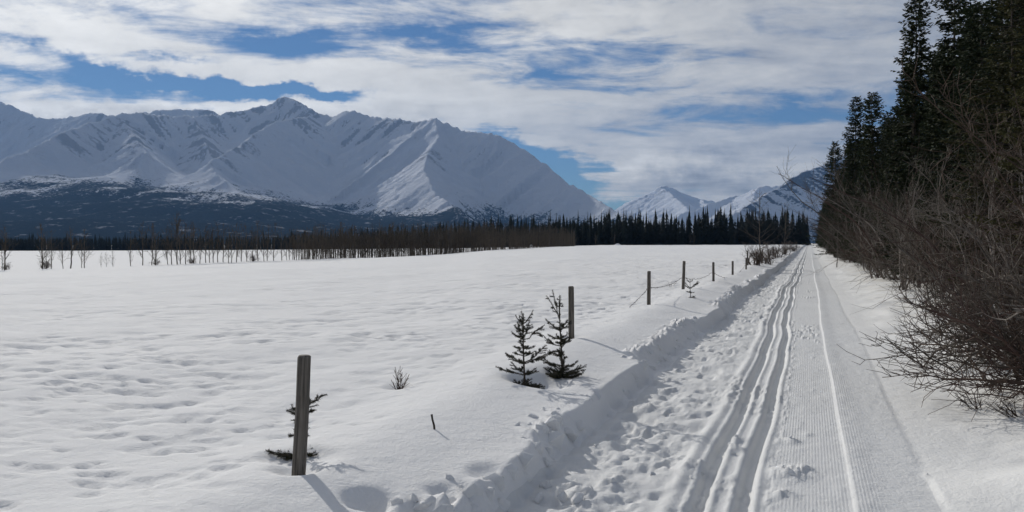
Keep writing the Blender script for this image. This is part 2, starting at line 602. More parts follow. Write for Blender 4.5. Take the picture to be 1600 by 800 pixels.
def trail_bed(X, Y, coarse):
    tw = fbm(X * 5, Y * 4.2, 4, 41)
    tw2 = fbm(X * 15, Y * 11, 2, 47)
    trod = sstep(-0.83, -1.0, X + 0.10 * (fbm(Y * 1.3, Y * 0, 2, 43) - 0.5))
    bed = 0.0 + trod * ((tw - 0.5) * 0.066 + (tw2 - 0.5) * 0.045 * sstep(0.45, 0.6, fbm(X * 2.5, Y * 2, 2, 44)) + 0.01)
    steps = fbm(X * 3.3 + 9, Y * 2.6, 2, 53)
    bed = bed - trod * 0.035 * sstep(0.60, 0.68, steps)
    if not coarse:
        wig = np.interp(Y, TRK_Y, TRK_C) + 0.030 * np.sin(Y * 0.55) * sstep(8, 18, Y) + 0.012 * np.sin(Y * 1.7)
        xt = X - wig
        for c in (-0.135, 0.135):
            dd = np.abs(xt - c) + 0.006 * (fbm(X * 20, Y * 6, 2, 61) - 0.5)
            bed = bed - 0.055 * (1 - sstep(0.026, 0.062, dd))
            bed = bed + 0.013 * np.exp(-((dd - 0.082) / 0.022) ** 2)
        bed = bed + 0.03 * np.exp(-((xt + 0.31) / 0.06) ** 2) * (0.6 + 0.8 * fbm(Y * 3, Y * 0, 2, 63))
        # crumbly seam right of the tracks
        seam = np.exp(-((xt - 0.285) / 0.030) ** 2)
        bed = bed + seam * (0.034 * (fbm(X * 24, Y * 16, 3, 67) - 0.42))
        # lumps thrown between and beside the tracks
        lump = sstep(0.60, 0.70, fbm(X * 2.2, Y * 0.9, 2, 71)) * sstep(0.25, 0.1, X)
        bed = bed + lump * 0.055 * (fbm(X * 19, Y * 14, 3, 73) - 0.4) * (1 - trod)
        # comb marks and ridge between two passes
        comb = sstep(-0.27, -0.22, X) * sstep(0.60, 0.40, X - 0.12 * (fbm(Y * 0.4, Y * 0, 2, 77) - 0.5))
        amp = 0.0013 * (1 - 0.7 * sstep(9, 22, Y)) * comb * (0.35 + 0.9 * fbm(X * 1.5, Y * 0.5, 2, 79)) * (1 - 0.75 * sstep(0.25, 0.42, np.abs(X - 0.12)))
        bed = bed + amp * np.cos(2 * math.pi * X / 0.0235)
        ridge_x = 0.272 + 0.022 * np.sin(Y * 0.27) + 0.006 * np.sin(Y * 1.3)
        rd = X - ridge_x
        bed = bed + 0.020 * np.where(rd < 0, np.exp(-(rd / 0.022) ** 2), np.exp(-(rd / 0.16) ** 2))
        bed = bed + (fbm(X * 9, Y * 5, 3, 83) - 0.5) * 0.006 + (fbm(X * 0.9, Y * 0.35, 2, 84) - 0.5) * 0.03
        for (cx_, cy_, rr, hh) in CRUMBS:
            g = np.exp(-(((X - cx_) / rr) ** 2 + ((Y - cy_) / (rr * 1.4)) ** 2))
            bed = bed + g * hh * (0.3 + 1.3 * (fbm(X * 15, Y * 12, 3, 85) - 0.35))
    return bed


def finish_ground(X, Y, px, D, fld, field, bed):
    # --- bank on the left of the trail: a ragged cut edge
    foot = -1.80 + 0.05 * np.sin(Y * 0.4) + 0.10 * (fbm(Y * 1.4, Y * 0, 3, 91) - 0.5)
    rag = sstep(0.35, 0.6, fbm(Y * 0.45 + 3.0, Y * 0, 2, 93))
    top = foot - 0.17 - rag * 0.30 * fbm(Y * 2.1, X * 1.4, 3, 95)
    t = sstep(0, 1, (X - foot) / (top - foot))
    edge = np.exp(-((X - top) / 0.13) ** 2) * rag
    sl = Y * 4.2 + X * 2.6 + 1.6 * fbm(X * 1.7, Y * 1.3, 2, 98)
    saw = sl - np.floor(sl)
    saw = np.where(saw < 0.82, saw / 0.82, (1 - saw) / 0.18)
    chunk = edge * (0.13 * (saw - 0.45) * (0.4 + 1.1 * fbm(X * 2.3, Y * 2.3, 2, 97)) + 0.05 * (fbm(X * 11, Y * 9, 2, 99) - 0.5))
    z = bed * (1 - t) + (field + chunk) * t
    # --- right verge
    edge_r = 0.785 + 0.02 * np.sin(Y * 0.5) + 0.02 * (fbm(Y * 1.1, Y * 0, 2, 101) - 0.5)
    vr = -0.010 * np.exp(-((X - edge_r) / 0.11) ** 2) + 0.24 * sstep(0.1, 2.2, X - edge_r) + (fbm(X * 1.3, Y * 0.9, 4, 103) - 0.5) * 0.16 * sstep(0.2, 1.0, X - edge_r)
    vr = vr + (fbm(X * 6, Y * 5, 3, 105) - 0.5) * 0.05 * sstep(0.6, 1.4, X - edge_r)
    vr = vr + np.exp(-(((X - 1.85) / 0.75) ** 2 + ((Y - 6.1) / 0.55) ** 2)) * 0.22
    vr = vr + (fbm(X * 0.9, Y * 0.35, 2, 84) - 0.5) * 0.03 * sstep(2.2, 0.9, X)
    ver = vr * sstep(0.0, 0.07, X - edge_r) + bed * (1 - sstep(0.0, 0.07, X - edge_r))
    fr = fld
    blend = sstep(60, 200, D)
    z = np.where(X > edge_r, ver, z)
    z = z + np.where(X > -1.9, (fr - 0.28) * blend, 0.0)
    for (dx, dy, rx, ry, dep) in DIPS:
        if X.size < 4 and (abs(X.flat[0] - dx) > 4 * rx or abs(Y.flat[0] - dy) > 4 * ry):
            continue
        q = ((X - dx) / rx) ** 2 + ((Y - dy) / ry) ** 2
        z = z - dep * np.exp(-q ** 1.5)
    return z


def gz(X, Y):
    return float(ground(np.array([X]), np.array([Y]))[0])


# ------------------------------------------------------------------ placement of the fence, needed by the ground for its wells
POST_PX = [(465, 731, 188, 2.6), (893, 527, 85, -0.6), (1014, 477, 57, 0.3), (1067.5, 452, 47, 1.8), (1115, 438.5, 31, -0.8), (1145, 429, 23, 0.0), (1166, 420.5, 19, 0.4)]
POSTS = []
for (a, b_, hpx, tilt) in POST_PX:
    X, Y, z = unproject(a, b_)
    _, zc = to_cam(X, Y)
    POSTS.append((X, Y, hpx / F * zc, tilt))
for k in range(7):
    Y = POSTS[6][1] + 7.0 * (k + 1) + rng.uniform(-.5, .5)
    POSTS.append((-3.25 + rng.uniform(-.15, .15), Y, rng.uniform(.72, .9), rng.uniform(-2, 2)))
for (X, Y, h, t) in POSTS[:7]:
    DIPS.append((X - 0.03, Y + 0.02, 0.14, 0.15, 0.07))
for (a, b_, rx, ry, dep) in [(575, 780, .13, .13, .11), (640, 790, .10, .12, .07), (845, 592, .26, .30, .13), (815, 600, .20, .2, .05), (878, 582, .2, .2, .05),
                             (620, 603, .14, .14, .05), (465, 712, .26, .2, .06), (700, 770, .12, .14, .05), (760, 735, .12, .14, .05)]:
    X, Y, z = unproject(a, b_)
    DIPS.append((X, Y, rx, ry, dep))
for (a, b_, rr, hh) in [(1235, 742, .12, .08), (1255, 735, .08, .07), (1225, 775, .07, .06), (1240, 690, .06, .05), (1145, 705, .08, .08), (1150, 690, .07, .07), (1262, 680, .05, .04),
                        (1090, 735, .12, .07), (960, 760, .14, .07), (900, 785, .16, .08), (1010, 640, .10, .08), (880, 770, .12, .07), (1040, 560, .1, .07), (1452, 745, .03, .04),
                        (1282, 622, .02, .03), (1272, 611, .02, .03), (1278, 580, .02, .025), (1270, 560, .03, .03)]:
    X, Y, z = unproject(a, b_, 0.0)
    CRUMBS.append((X, Y, rr, hh))


def build_ground():
    def spread(n0, step0, ratio, end):
        o = [n0]; d = 0
        while abs(o[-1]) < end:
            st = step0 + ratio * d
            d += st
            o.append(n0 + math.copysign(d, end) if n0 >= 0 else n0 - d)
        return o
    left = []
    d = 0
    while d < 3600:
        d += 0.026 + 0.0145 * d if d < 700 else 60 + .05 * d
        left.append(-2.55 - d)
    left = left[::-1]
    mid = list(np.arange(-2.55, -1.75, 0.016)) + list(np.arange(-1.75, -0.95, 0.0135)) + list(np.arange(-0.95, -0.27, 0.010)) + list(np.arange(-0.27, 0.52, 0.0058)) + list(np.arange(0.52, 0.90, 0.012))
    rightx = []
    d = 0
    while d < 1500:
        d += 0.024 + 0.065 * d
        rightx.append(0.90 + d)
    xs = np.array(left + mid + rightx)
    rows = list(np.linspace(-4, 2.4, 22))
    y = 2.4
    while y < 4200:
        y += max(0.016, 0.0074 * y) if y < 500 else 0.04 * y
        rows.append(y)
    ys = np.array(rows)
    XX, YY = np.meshgrid(xs, ys)
    Z = np.empty_like(XX)
    for lo, hi in ((-1e9, -2.72), (-2.72, 0.99), (0.99, 1.08), (1.08, 1e9)):
        k = (xs >= lo) & (xs < hi)
        if k.any():
            Z[:, k] = ground(XX[:, k], YY[:, k])
    P = np.stack([XX, YY, Z], -1)
    i0 = int(np.searchsorted(xs, -2.30)); i1 = int(np.searchsorted(xs, -1.80)); i2 = int(np.searchsorted(xs, 0.785))
    for name, a, b_, mt, lab in (('snow_field', 0, i0, M_FIELD, 'open snow covered field left of the fence'),
                                 ('snow_bank', i0, i1, M_BANK, 'ragged cut snow bank between the trail and the fence'),
                                 ('ski_trail', i1, i2, M_TRAIL, 'groomed ski trail with two track grooves and comb marks'),
                                 ('snow_verge', i2, len(xs) - 1, M_VERGE, 'snowy verge under the trees right of the trail')):
        sub = P[:, a:b_ + 1]
        me = grid_mesh(name, sub.reshape(-1, 3), mt, len(ys), b_ - a + 1)
        o = link(name, me)
        tag(o, lab, None, None, 'structure')
        if name == 'snow_bank':
            bank = o
    return bank


BANK = build_ground()

# ------------------------------------------------------------------ mountains


def ridge_field(xc, zc, ridges, seed, fl=1.0):
    """ridges: list of (points [(px,py,D)], slope). Returns height, rock"""
    H = np.full(xc.shape, -400.0)
    FL = np.zeros(xc.shape)
    for ri, (pts, slope, flk) in enumerate(ridges):
        P = np.array([((p[0] - CX) / F * p[2], p[2], CAM_H + (HOR - p[1]) / F * p[2]) for p in pts])
        best = np.full(xc.shape, 1e9); bz = np.zeros(xc.shape); bu = np.zeros(xc.shape)
        u0 = ri * 5000.0
        for a, b_ in zip(P[:-1], P[1:]):
            e = b_[:2] - a[:2]; L = np.hypot(*e)
            t = np.clip(((xc - a[0]) * e[0] + (zc - a[1]) * e[1]) / (L * L), 0, 1)
            dx = xc - (a[0] + t * e[0]); dz_ = zc - (a[1] + t * e[1])
            d = np.hypot(dx, dz_)
            m_ = d < best
            best = np.where(m_, d, best)
            # at polyline ends and bends spread the running coordinate by angle so gullies fan out
            bz = np.where(m_, a[2] + t * (b_[2] - a[2]), bz)
            al = (dx * e[0] + dz_ * e[1]) / L
            pe = np.abs(dx * e[1] - dz_ * e[0]) / L
            uu = u0 + t * L + 300.0 * np.arctan2(al, pe + 1.0)
            bu = np.where(m_, uu, bu)
            u0 += L
        jag = (fbm(bu / 70.0, bu * 0, 3, seed + ri) - 0.5) * 34
        drop = slope * best * (1 - 0.30 * best / (best + 900.0))
        w = fbm(xc / 420.0, zc / 420.0, 2, seed + 40) * 1.1
        g = ridged(bu / 210.0 + w, best / 1500.0 + w * .3, 3, seed + 7 * ri + 1, 0.55)
        g2 = ridged(bu / 62.0 + 2 * w, best / 600.0, 2, seed + 7 * ri + 3)
        env = sstep(10, 260, best) * (1 - 0.6 * sstep(700, 1700, best))
        g3 = ridged(bu / 27.0 + 3 * w, best / 420.0 + w, 2, seed + 7 * ri + 5)
        h = bz + jag - drop - flk * env * (46 * (0.72 - g) + 40 * (0.6 - g2) + 16 * (0.6 - g3))
        k = h > H
        H = np.where(k, h, H)
        top_ = np.exp(-best / 330.0)
        FL = np.where(k, (0.60 - g2) * 1.7 + (0.58 - g3) * 1.5 + (top_ - 0.35) * 0.9, FL)
    return H, FL


def mountain(name, label, ridges, u0, u1, D0, D1, nc, nr, material, apron, tree, seed, rock_bias=0.0, rock_z=600.0):
    us = np.linspace(u0, u1, nc)
    ds = D0 * (D1 / D0) ** np.linspace(0, 1, nr)
    U, Dm = np.meshgrid(us, ds)
    xc = U * Dm
    H, FL = ridge_field(xc, Dm, ridges, seed)
    H = H + (fbm(xc / 260.0, Dm / 260.0, 5, seed + 60) - 0.5) * 55 + (fbm(xc / 60.0, Dm / 60.0, 3, seed + 66) - 0.5) * 16 + (fbm(xc / 22.0, Dm / 22.0, 2, seed + 67) - 0.5) * 7
    px = CX + F * U
    A = apron(px, Dm) + (fbm(xc / 480.0, Dm / 480.0, 5, seed + 70) - 0.45) * 120 * sstep(D0, D0 + 1800, Dm) * sstep(1000, 700, px)
    k = 90.0
    hh = np.clip(0.5 + 0.5 * (H - A) / k, 0, 1)
    Z = A * (1 - hh) + H * hh + k * hh * (1 - hh)
    # slope
    gz_ = np.gradient(Z, axis=1) / (np.gradient(xc, axis=1) + 1e-6)
    gd = np.gradient(Z, axis=0) / (np.gradient(Dm, axis=0) + 1e-6)
    slope = np.hypot(gz_, gd)
    zone = sstep(0.40, 0.62, fbm(xc / 520.0, Dm / 520.0, 3, seed + 80))
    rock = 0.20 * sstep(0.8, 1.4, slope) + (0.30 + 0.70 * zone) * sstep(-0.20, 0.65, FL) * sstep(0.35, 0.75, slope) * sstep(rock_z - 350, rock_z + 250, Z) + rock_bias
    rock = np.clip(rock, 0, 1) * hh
    tz = tree(px)
    forest = sstep(tz + 210, tz - 150, Z + (fbm(xc / 260.0, Dm / 420.0, 5, seed + 90, 0.6) - 0.5) * 330 - 50 * (0.5 - FL))
    X, Y = to_world(xc, Dm)
    P = np.stack([X, Y, Z], -1).reshape(-1, 3)
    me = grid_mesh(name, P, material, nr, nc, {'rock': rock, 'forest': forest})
    tag(link(name, me), label, None, None, 'structure')


main_ridges = [
    ([(-420, 120, 9.2e3), (-200, 130, 9.0e3), (-60, 150, 8.9e3), (0, 158, 8.8e3), (25, 167, 8.7e3), (60, 181, 8.6e3), (100, 184, 8.6e3), (130, 181, 8.5e3), (152, 176, 8.4e3), (185, 180, 8.4e3), (260, 172, 8.6e3), (330, 171, 8.7e3)], 0.75, 1.0),
    ([(450, 153, 8.0e3), (436, 155, 7.95e3), (415, 165, 7.9e3), (380, 172, 7.8e3), (340, 181, 7.6e3), (300, 179, 7.4e3), (250, 180, 7.2e3), (215, 176, 7.05e3), (188, 178, 6.9e3), (150, 189, 6.6e3), (90, 213, 6.1e3), (40, 239, 5.7e3), (0, 251, 5.45e3), (-70, 285, 5.0e3)], 0.72, 1.0),
    ([(450, 153, 8.0e3), (487, 181, 7.5e3), (468, 183, 7.2e3), (432, 191, 6.9e3), (400, 212, 6.5e3), (362, 235, 6.1e3), (328, 256, 5.8e3), (340, 272, 5.5e3), (378, 306, 5.1e3)], 0.78, 0.9),
    ([(450, 153, 8.0e3), (475, 163, 8.0e3), (500, 175, 7.9e3), (522, 181, 7.8e3), (545, 170, 7.7e3), (580, 180, 7.6e3), (615, 184, 7.4e3), (650, 190, 7.25e3), (680, 184, 7.15e3), (705, 198, 7.05e3), (735, 206, 6.95e3), (765, 207, 6.85e3), (800, 222, 6.7e3), (830, 241, 6.5e3), (860, 266, 6.3e3), (880, 283, 6.1e3), (920, 305, 5.8e3), (950, 320, 5.5e3), (975, 331, 5.3e3), (1010, 347, 5.0e3)], 0.74, 0.85),
    ([(680, 184, 7.15e3), (686, 215, 6.7e3), (668, 240, 6.2e3), (662, 266, 5.75e3), (682, 302, 5.2e3), (722, 336, 4.6e3)], 0.78, 0.8),
    ([(188, 178, 6.9e3), (205, 205, 6.5e3), (225, 238, 5.9e3)], 0.74, 0.9),
    ([(300, 179, 7.4e3), (315, 205, 7.0e3), (325, 232, 6.6e3)], 0.76, 0.9),
]


def main_apron(px, D):
    top = np.interp(px, [-500, 0, 200, 400, 550, 700, 850, 1000], [330, 320, 330, 260, 170, 120, 50, 10])
    t = np.clip((D - 2500.0) / 2300.0, 0, 1.6)
    return -12 + top * (0.25 * t + 0.75 * t * t * (1.5 - 0.5 * t))


def main_tree(px):
    return np.interp(px, [-400, 0, 200, 370, 450, 530, 640, 720, 800, 1000], [290, 285, 280, 262, 225, 170, 125, 140, 85, 40])


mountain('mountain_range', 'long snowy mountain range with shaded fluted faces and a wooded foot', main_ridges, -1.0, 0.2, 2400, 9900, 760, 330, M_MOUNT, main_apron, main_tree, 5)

far_ridges = [
    ([(1032, 291, 10.6e3), (1056, 297, 10.9e3), (1090, 309, 11.0e3), (1130, 317, 10.9e3), (1170, 328, 10.6e3)], 0.62, 1.2),
    ([(1032, 291, 10.6e3), (1046, 301, 10.1e3), (1066, 318, 9.3e3), (1088, 342, 8.4e3)], 0.66, 1.3),
    ([(1095, 310, 11.0e3), (1104, 318, 10.2e3), (1112, 336, 9.2e3)], 0.66, 1.2),
    ([(1185, 294, 8.9e3), (1230, 288, 9.1e3), (1300, 280, 9.4e3), (1420, 270, 9.8e3)], 0.55, 1.2),
    ([(1185, 294, 8.9e3), (1178, 306, 8.4e3), (1170, 330, 7.6e3)], 0.52, 1.3),
    ([(1150, 306, 9.0e3), (1110, 318, 8.8e3), (1060, 338, 8.5e3)], 0.6, 1.2),
]
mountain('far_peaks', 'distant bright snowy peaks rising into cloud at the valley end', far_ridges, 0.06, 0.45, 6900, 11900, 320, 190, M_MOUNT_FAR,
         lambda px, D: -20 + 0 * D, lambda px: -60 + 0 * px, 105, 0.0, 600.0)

right_ridges = [
    ([(1120, 345, 5.7e3), (1160, 326, 6.0e3), (1200, 301, 6.3e3), (1240, 278, 6.6e3), (1285, 258, 7.0e3), (1350, 225, 7.4e3), (1450, 180, 7.9e3), (1600, 150, 8.4e3), (1900, 140, 8.8e3)], 0.66, 1.1),
]
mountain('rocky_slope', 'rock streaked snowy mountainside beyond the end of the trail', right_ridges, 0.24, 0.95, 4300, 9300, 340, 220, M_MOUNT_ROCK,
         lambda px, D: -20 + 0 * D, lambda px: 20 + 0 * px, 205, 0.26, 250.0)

# ------------------------------------------------------------------ haze
def build_haze():
    x0, x1, y0, y1, z0, z1 = -13300.0, 6000.0, -1500.0, 13300.0, -460.0, 2000.0
    V = [(x, y, z) for z in (z0, z1) for y in (y0, y1) for x in (x0, x1)]
    Fc = [(0, 2, 3, 1), (4, 5, 7, 6), (0, 1, 5, 4), (2, 6, 7, 3), (0, 4, 6, 2), (1, 3, 7, 5)]
    m = bpy.data.materials.new('pale blue air')
    m.use_nodes = True
    t = m.node_tree
    t.nodes.clear()
    pv = t.nodes.new('ShaderNodeVolumePrincipled')
    pv.inputs['Color'].default_value = (0.26, 0.52, 1.0, 1)
    pv.inputs['Density'].default_value = 4.6e-5
    pv.inputs['Anisotropy'].default_value = 0.1
    out = t.nodes.new('ShaderNodeOutputMaterial')
    t.links.new(pv.outputs[0], out.inputs['Volume'])
    o = link('haze', poly_mesh('haze', V, Fc, m))
    tag(o, 'thin blue haze filling the whole valley', None, None, 'stuff')


build_haze()

#@@VEGETATION
# ------------------------------------------------------------------ broken snow along the cut bank
def clod_mesh(seed, flat):
    r = np.random.RandomState(seed)
    import bmesh
    bm = bmesh.new()
    n = 13
    for k in range(n):
        p = r.normal(size=3); p /= np.linalg.norm(p)
        p *= r.uniform(0.75, 1.0)
        bm.verts.new((p[0], p[1] * flat, p[2] * 0.8))
    bmesh.ops.convex_hull(bm, input=bm.verts)
    for v in [v for v in bm.verts if not v.link_faces]:
        bm.verts.remove(v)
    bmesh.ops.bevel(bm, geom=list(bm.edges), offset=0.045, segments=1, affect='EDGES', profile=0.6)
    me = bpy.data.meshes.new('snow_clod')
    bm.to_mesh(me); bm.free()
    me.materials.append(M_CLOD)
    return me


CLODS = [clod_mesh(300 + k, f) for k, f in enumerate((0.30, 0.25, 0.4, 0.5, 0.3, 0.6))]
r_ = random.Random(21)
Yc = 3.4
while Yc < 34:
    Yc += r_.uniform(0.05, 0.20) * (1 + Yc / 12)
    rag = float(fbm(np.array([Yc * 0.45 + 3.0]), np.array([0.0]), 2, 93)[0])
    if rag < 0.42 and r_.random() < 0.85:
        continue
    foot = -1.80 + 0.05 * math.sin(Yc * 0.4)
    X = foot - r_.uniform(0.06, 0.42)
    sz = r_.uniform(0.035, 0.11) * (1.0 if Yc < 12 else 0.8)
    z = gz(X, Yc) + sz * r_.uniform(-0.55, -0.1)
    link('snow_clod', r_.choice(CLODS), BANK, (X, Yc, z), (r_.uniform(-.5, .5), r_.uniform(-.9, .2), r_.uniform(-.6, .9)),
         (sz, sz * r_.uniform(.7, 1.3), sz * r_.uniform(.7, 1.2)))
for (a, b_, s_) in [(838, 700, .16), (812, 716, .14), (795, 735, .13), (862, 690, .15), (885, 676, .13), (770, 752, .14), (735, 770, .16), (705, 785, .15), (690, 795, .13), (665, 790, .11),
                    (900, 655, .12), (870, 655, .10), (845, 668, .10), (990, 592, .13), (1003, 583, .12), (1015, 572, .12), (1028, 563, .11), (995, 600, .1), (645, 778, .09), (620, 786, .07),
                    (760, 770, .10), (820, 745, .08), (850, 720, .09), (1045, 552, .10), (1060, 540, .10), (1075, 530, .10), (720, 760, .09), (780, 790, .1)]:
    X, Y, z = unproject(a, b_)
    link('snow_clod', r_.choice(CLODS), BANK, (X, Y, gz(X, Y) - s_ * 0.30), (r_.uniform(-.4, .4), r_.uniform(-1.0, .1), r_.uniform(-.4, .8)), (s_, s_ * r_.uniform(.8, 1.4), s_ * r_.uniform(.7, 1.1)))
TRAIL = bpy.data.objects['ski_trail']
for (a, b_, s_) in [(855, 770, .09), (842, 785, .08), (905, 790, .09), (925, 775, .05), (880, 788, .06), (960, 765, .05), (1238, 748, .05), (1225, 738, .035), (1250, 742, .045), (1262, 736, .03),
                    (1142, 700, .03), (1152, 690, .035), (1148, 712, .03), (1238, 690, .02), (1098, 742, .03), (1080, 752, .035), (1002, 690, .04), (950, 650, .03), (1040, 610, .03), (980, 720, .035), (1452, 744, .018),
                    (1286, 628, .012), (1272, 611, .012), (1280, 580, .01), (930, 700, .03), (1020, 745, .04)]:
    X, Y, z = unproject(a, b_, 0.0)
    link('snow_clod', r_.choice(CLODS), TRAIL, (X, Y, gz(X, Y) + s_ * 0.05), (r_.uniform(-.5, .5), r_.uniform(-.6, .6), r_.uniform(0, 6)), (s_, s_, s_ * .9))


# ------------------------------------------------------------------ fence posts and wire
def post_mesh(h, seed):
    r = np.random.RandomState(seed)
    n = 14
    ang = np.arange(n) * 2 * math.pi / n
    sq = 1.0 / np.power(np.abs(np.cos(ang)) ** 4 + np.abs(np.sin(ang)) ** 4, 0.25)
    prof = 0.043 * (0.55 + 0.45 * sq) * (1 + 0.05 * r.normal(size=n))
    lv = [(-0.45, 1.0), (0.0, 1.0), (h * .3, .99), (h * .6, .97), (h * .85, .96), (h - .018, .95), (h - .006, .88), (h, .70)]
    V, Fc = [], []
    for (z, s_) in lv:
        ox, oy = r.normal(size=2) * 0.0015
        for k in range(n):
            V.append((prof[k] * s_ * math.cos(ang[k]) + ox, prof[k] * s_ * math.sin(ang[k]) + oy, z))
    for i in range(len(lv) - 1):
        for k in range(n):
            Fc.append((i * n + k, i * n + (k + 1) % n, (i + 1) * n + (k + 1) % n, (i + 1) * n + k))
    Fc.append(tuple((len(lv) - 1) * n + k for k in range(n)))
    me = poly_mesh('fence_post', V, Fc, M_WOOD, True)
    return me


POST_LABELS = ['weathered wooden fence post nearest the viewer with a small conifer behind it',
               'grey wooden fence post right behind the two young conifers',
               'grey fence post where the rusty wire slants down into the snow',
               'leaning fence post beside the tiny conifer, wire on both sides',
               'short fence post where the sagging wire ends, fifth from the viewer',
               'bare short fence post without wire, sixth from the viewer',
               'small fence post just in front of the roadside bush']
for k, (X, Y, h, tilt) in enumerate(POSTS):
    z = gz(X, Y)
    o = link('fence_post', post_mesh(h + 0.02, 500 + k), None, (X, Y, z), (math.radians(rng.uniform(-1, 1)), math.radians(tilt), YAW))
    if k < 7:
        tag(o, POST_LABELS[k], 'post', 'fence posts along the trail')
    else:
        tag(o, 'small far fence post among the bare bushes along the trail', 'post', 'fence posts along the trail')


def wire(p, q, sag, label, side=1):
    T = Tubes()
    n = 26
    P = np.array(p); Q = np.array(q)
    t = np.linspace(0, 1, n)[:, None]
    L = P + (Q - P) * t
    L[:, 2] -= sag * 4 * (t[:, 0] * (1 - t[:, 0]))
    L += np.random.RandomState(int(P[1] * 10)).normal(size=L.shape) * 0.008
    T.tube(L, [0.006] * n, 4)
    r = np.random.RandomState(9)
    for k in range(2, n - 1, 3):
        for _ in range(2):
            d = r.normal(size=3); d /= np.linalg.norm(d)
            T.tube([L[k] - d * .022, L[k] + d * .022], [.003, .002], 3)
    base = Vector(tuple(P))
    me = T.mesh('fence_wire', M_WIRE)
    tag(link('fence_wire', me), label, 'wire', 'rusty fence wires')


def post_at(k, f):
    X, Y, h, t = POSTS[k]
    return (X + h * f * math.sin(math.radians(t)), Y - 0.05, gz(X, Y) + h * f)


xa, ya, za = unproject(982, 481)
wire(post_at(2, .58), (xa, ya, gz(xa, ya) - .01), 0.02, 'rusty wire slanting from the third fence post down into snow')
wire(post_at(2, .58), post_at(3, .50), 0.10, 'rusty wire sagging between the third and fourth fence posts')
wire(post_at(3, .48), post_at(4, .55), 0.14, 'rusty wire sagging between the fourth and fifth fence posts')
xa, ya, za = unproject(1136, 433.5)
wire(post_at(4, .52), (xa, ya, gz(xa, ya) - .01), 0.05, 'rusty wire falling into snow right of the fifth post')
xa, ya, za = unproject(1154, 426)
wire(post_at(6, .60), (xa, ya, gz(xa, ya) - .01), 0.05, 'rusty wire falling into snow left of the seventh post')
wire(post_at(6, .55), post_at(7, .45), 0.18, 'rusty wire running from the seventh post into the bush')


# ------------------------------------------------------------------ young conifers in the snow
def brush(T, G, pts, rad, r, needle=0.013, dens=760):
    P = np.asarray(pts, float)
    T.tube(P, np.linspace(rad * .62, rad * .35, len(P)), 5, True)
    seg = np.diff(P, axis=0)
    L = np.linalg.norm(seg, axis=1)
    n = max(6, int(L.sum() * dens))
    cs = np.concatenate([[0], np.cumsum(L)]) / L.sum()
    t = r.rand(n)
    idx = np.clip(np.searchsorted(cs, t, side='right') - 1, 0, len(seg) - 1)
    f = (t - cs[idx]) / (cs[idx + 1] - cs[idx] + 1e-9)
    base = P[idx] + seg[idx] * f[:, None]
    d = seg[idx] / (L[idx][:, None] + 1e-9)
    side = r.normal(size=(n, 3))
    side -= (side * d).sum(1)[:, None] * d
    side /= np.linalg.norm(side, axis=1)[:, None] + 1e-9
    tip = base + side * (rad * .6 + needle * r.uniform(.7, 1.1, n)[:, None]) + d * needle * .7
    w = np.cross(d, side) * 0.0021
    G.tris(np.stack([base - w, base + w, tip], 1))


def young_conifer(name, label, X, Y, h, seed, whorls, leader, width, skirt=True, rot=0.0, cat='conifer'):
    """whorls: list of (height fraction, length, number, rise)"""
    r = np.random.RandomState(seed)
    root = link(name, None, None, (X, Y, gz(X, Y) - 0.03), (0, 0, rot))
    tag(root, label, cat, 'young conifers in the snow')
    T = Tubes()
    z = np.linspace(-0.15, h, 9)
    bend = 0.02 * h * np.sin(z / h * 2.5 + seed)
    stem = np.stack([bend, 0.012 * h * np.cos(z / h * 3), z], -1)
    T.tube(stem, np.linspace(0.013, 0.0045, 9) * (0.6 + .5 * h), 6, True)
    link('stem', T.mesh('stem', M_BARK, True), root)
    T = Tubes(); G = Tubes()
    brush(T, G, [stem[6], stem[7], stem[8]], 0.006, r)
    ld = link('leader', T.mesh('leader', M_BARK), root)
    link('needles', G.mesh('needles', M_SAPLING_NEEDLE), ld)

    def at(zz):
        return np.array([np.interp(zz, z, stem[:, 0]), np.interp(zz, z, stem[:, 1]), zz])
    for (fz, ln, num, rise) in whorls:
        a0 = r.uniform(0, 6.28)
        for k in range(num):
            a = a0 + k * 2 * math.pi / num + r.uniform(-.35, .35)
            if fz > .12 and num > 4 and r.rand() < .18:
                continue
            l = ln * r.uniform(.5, 1.25) * width
            s0 = at(fz * h + r.uniform(-.015, .015))
            dirx = np.array([math.cos(a), math.sin(a), 0])
            n = 5
            t = np.linspace(0, 1, n)[:, None]
            pts = s0 + dirx * l * t + np.array([0, 0, 1]) * (rise * l * t + 0.18 * l * t * t)
            pts += r.normal(size=pts.shape) * 0.006
            T = Tubes(); G = Tubes()
            brush(T, G, pts, 0.0088, r, .016)
            perp = np.array([-dirx[1], dirx[0], 0])
            for j in range(max(2, int(l / 0.034))):
                u = r.uniform(.22, .9)
                s = 1 if j % 2 else -1
                b0 = s0 + dirx * l * u + np.array([0, 0, 1]) * (rise * l * u + .18 * l * u * u)
                tl = l * (1 - u * .75) * r.uniform(.22, .42) + 0.02
                dd = dirx * .72 + perp * s * .68 + np.array([0, 0, r.uniform(-.12, .3)])
                brush(T, G, [b0, b0 + dd * tl * .5, b0 + dd * tl + np.array([0, 0, .1 * tl])], 0.0075, r, .015)
            bo = link('branch', T.mesh('branch', M_BARK), root)
            link('needles', G.mesh('needles', M_SAPLING_NEEDLE), bo)
    return root


def conifer_px(name, label, px, py, hpx, seed, whorls, width=1.0, **k):
    X, Y, z = unproject(px, py)
    _, zc = to_cam(X, Y)
    h = hpx / F * zc
    return young_conifer(name, label, X, Y, h, seed, whorls, 0, width * h, **k)


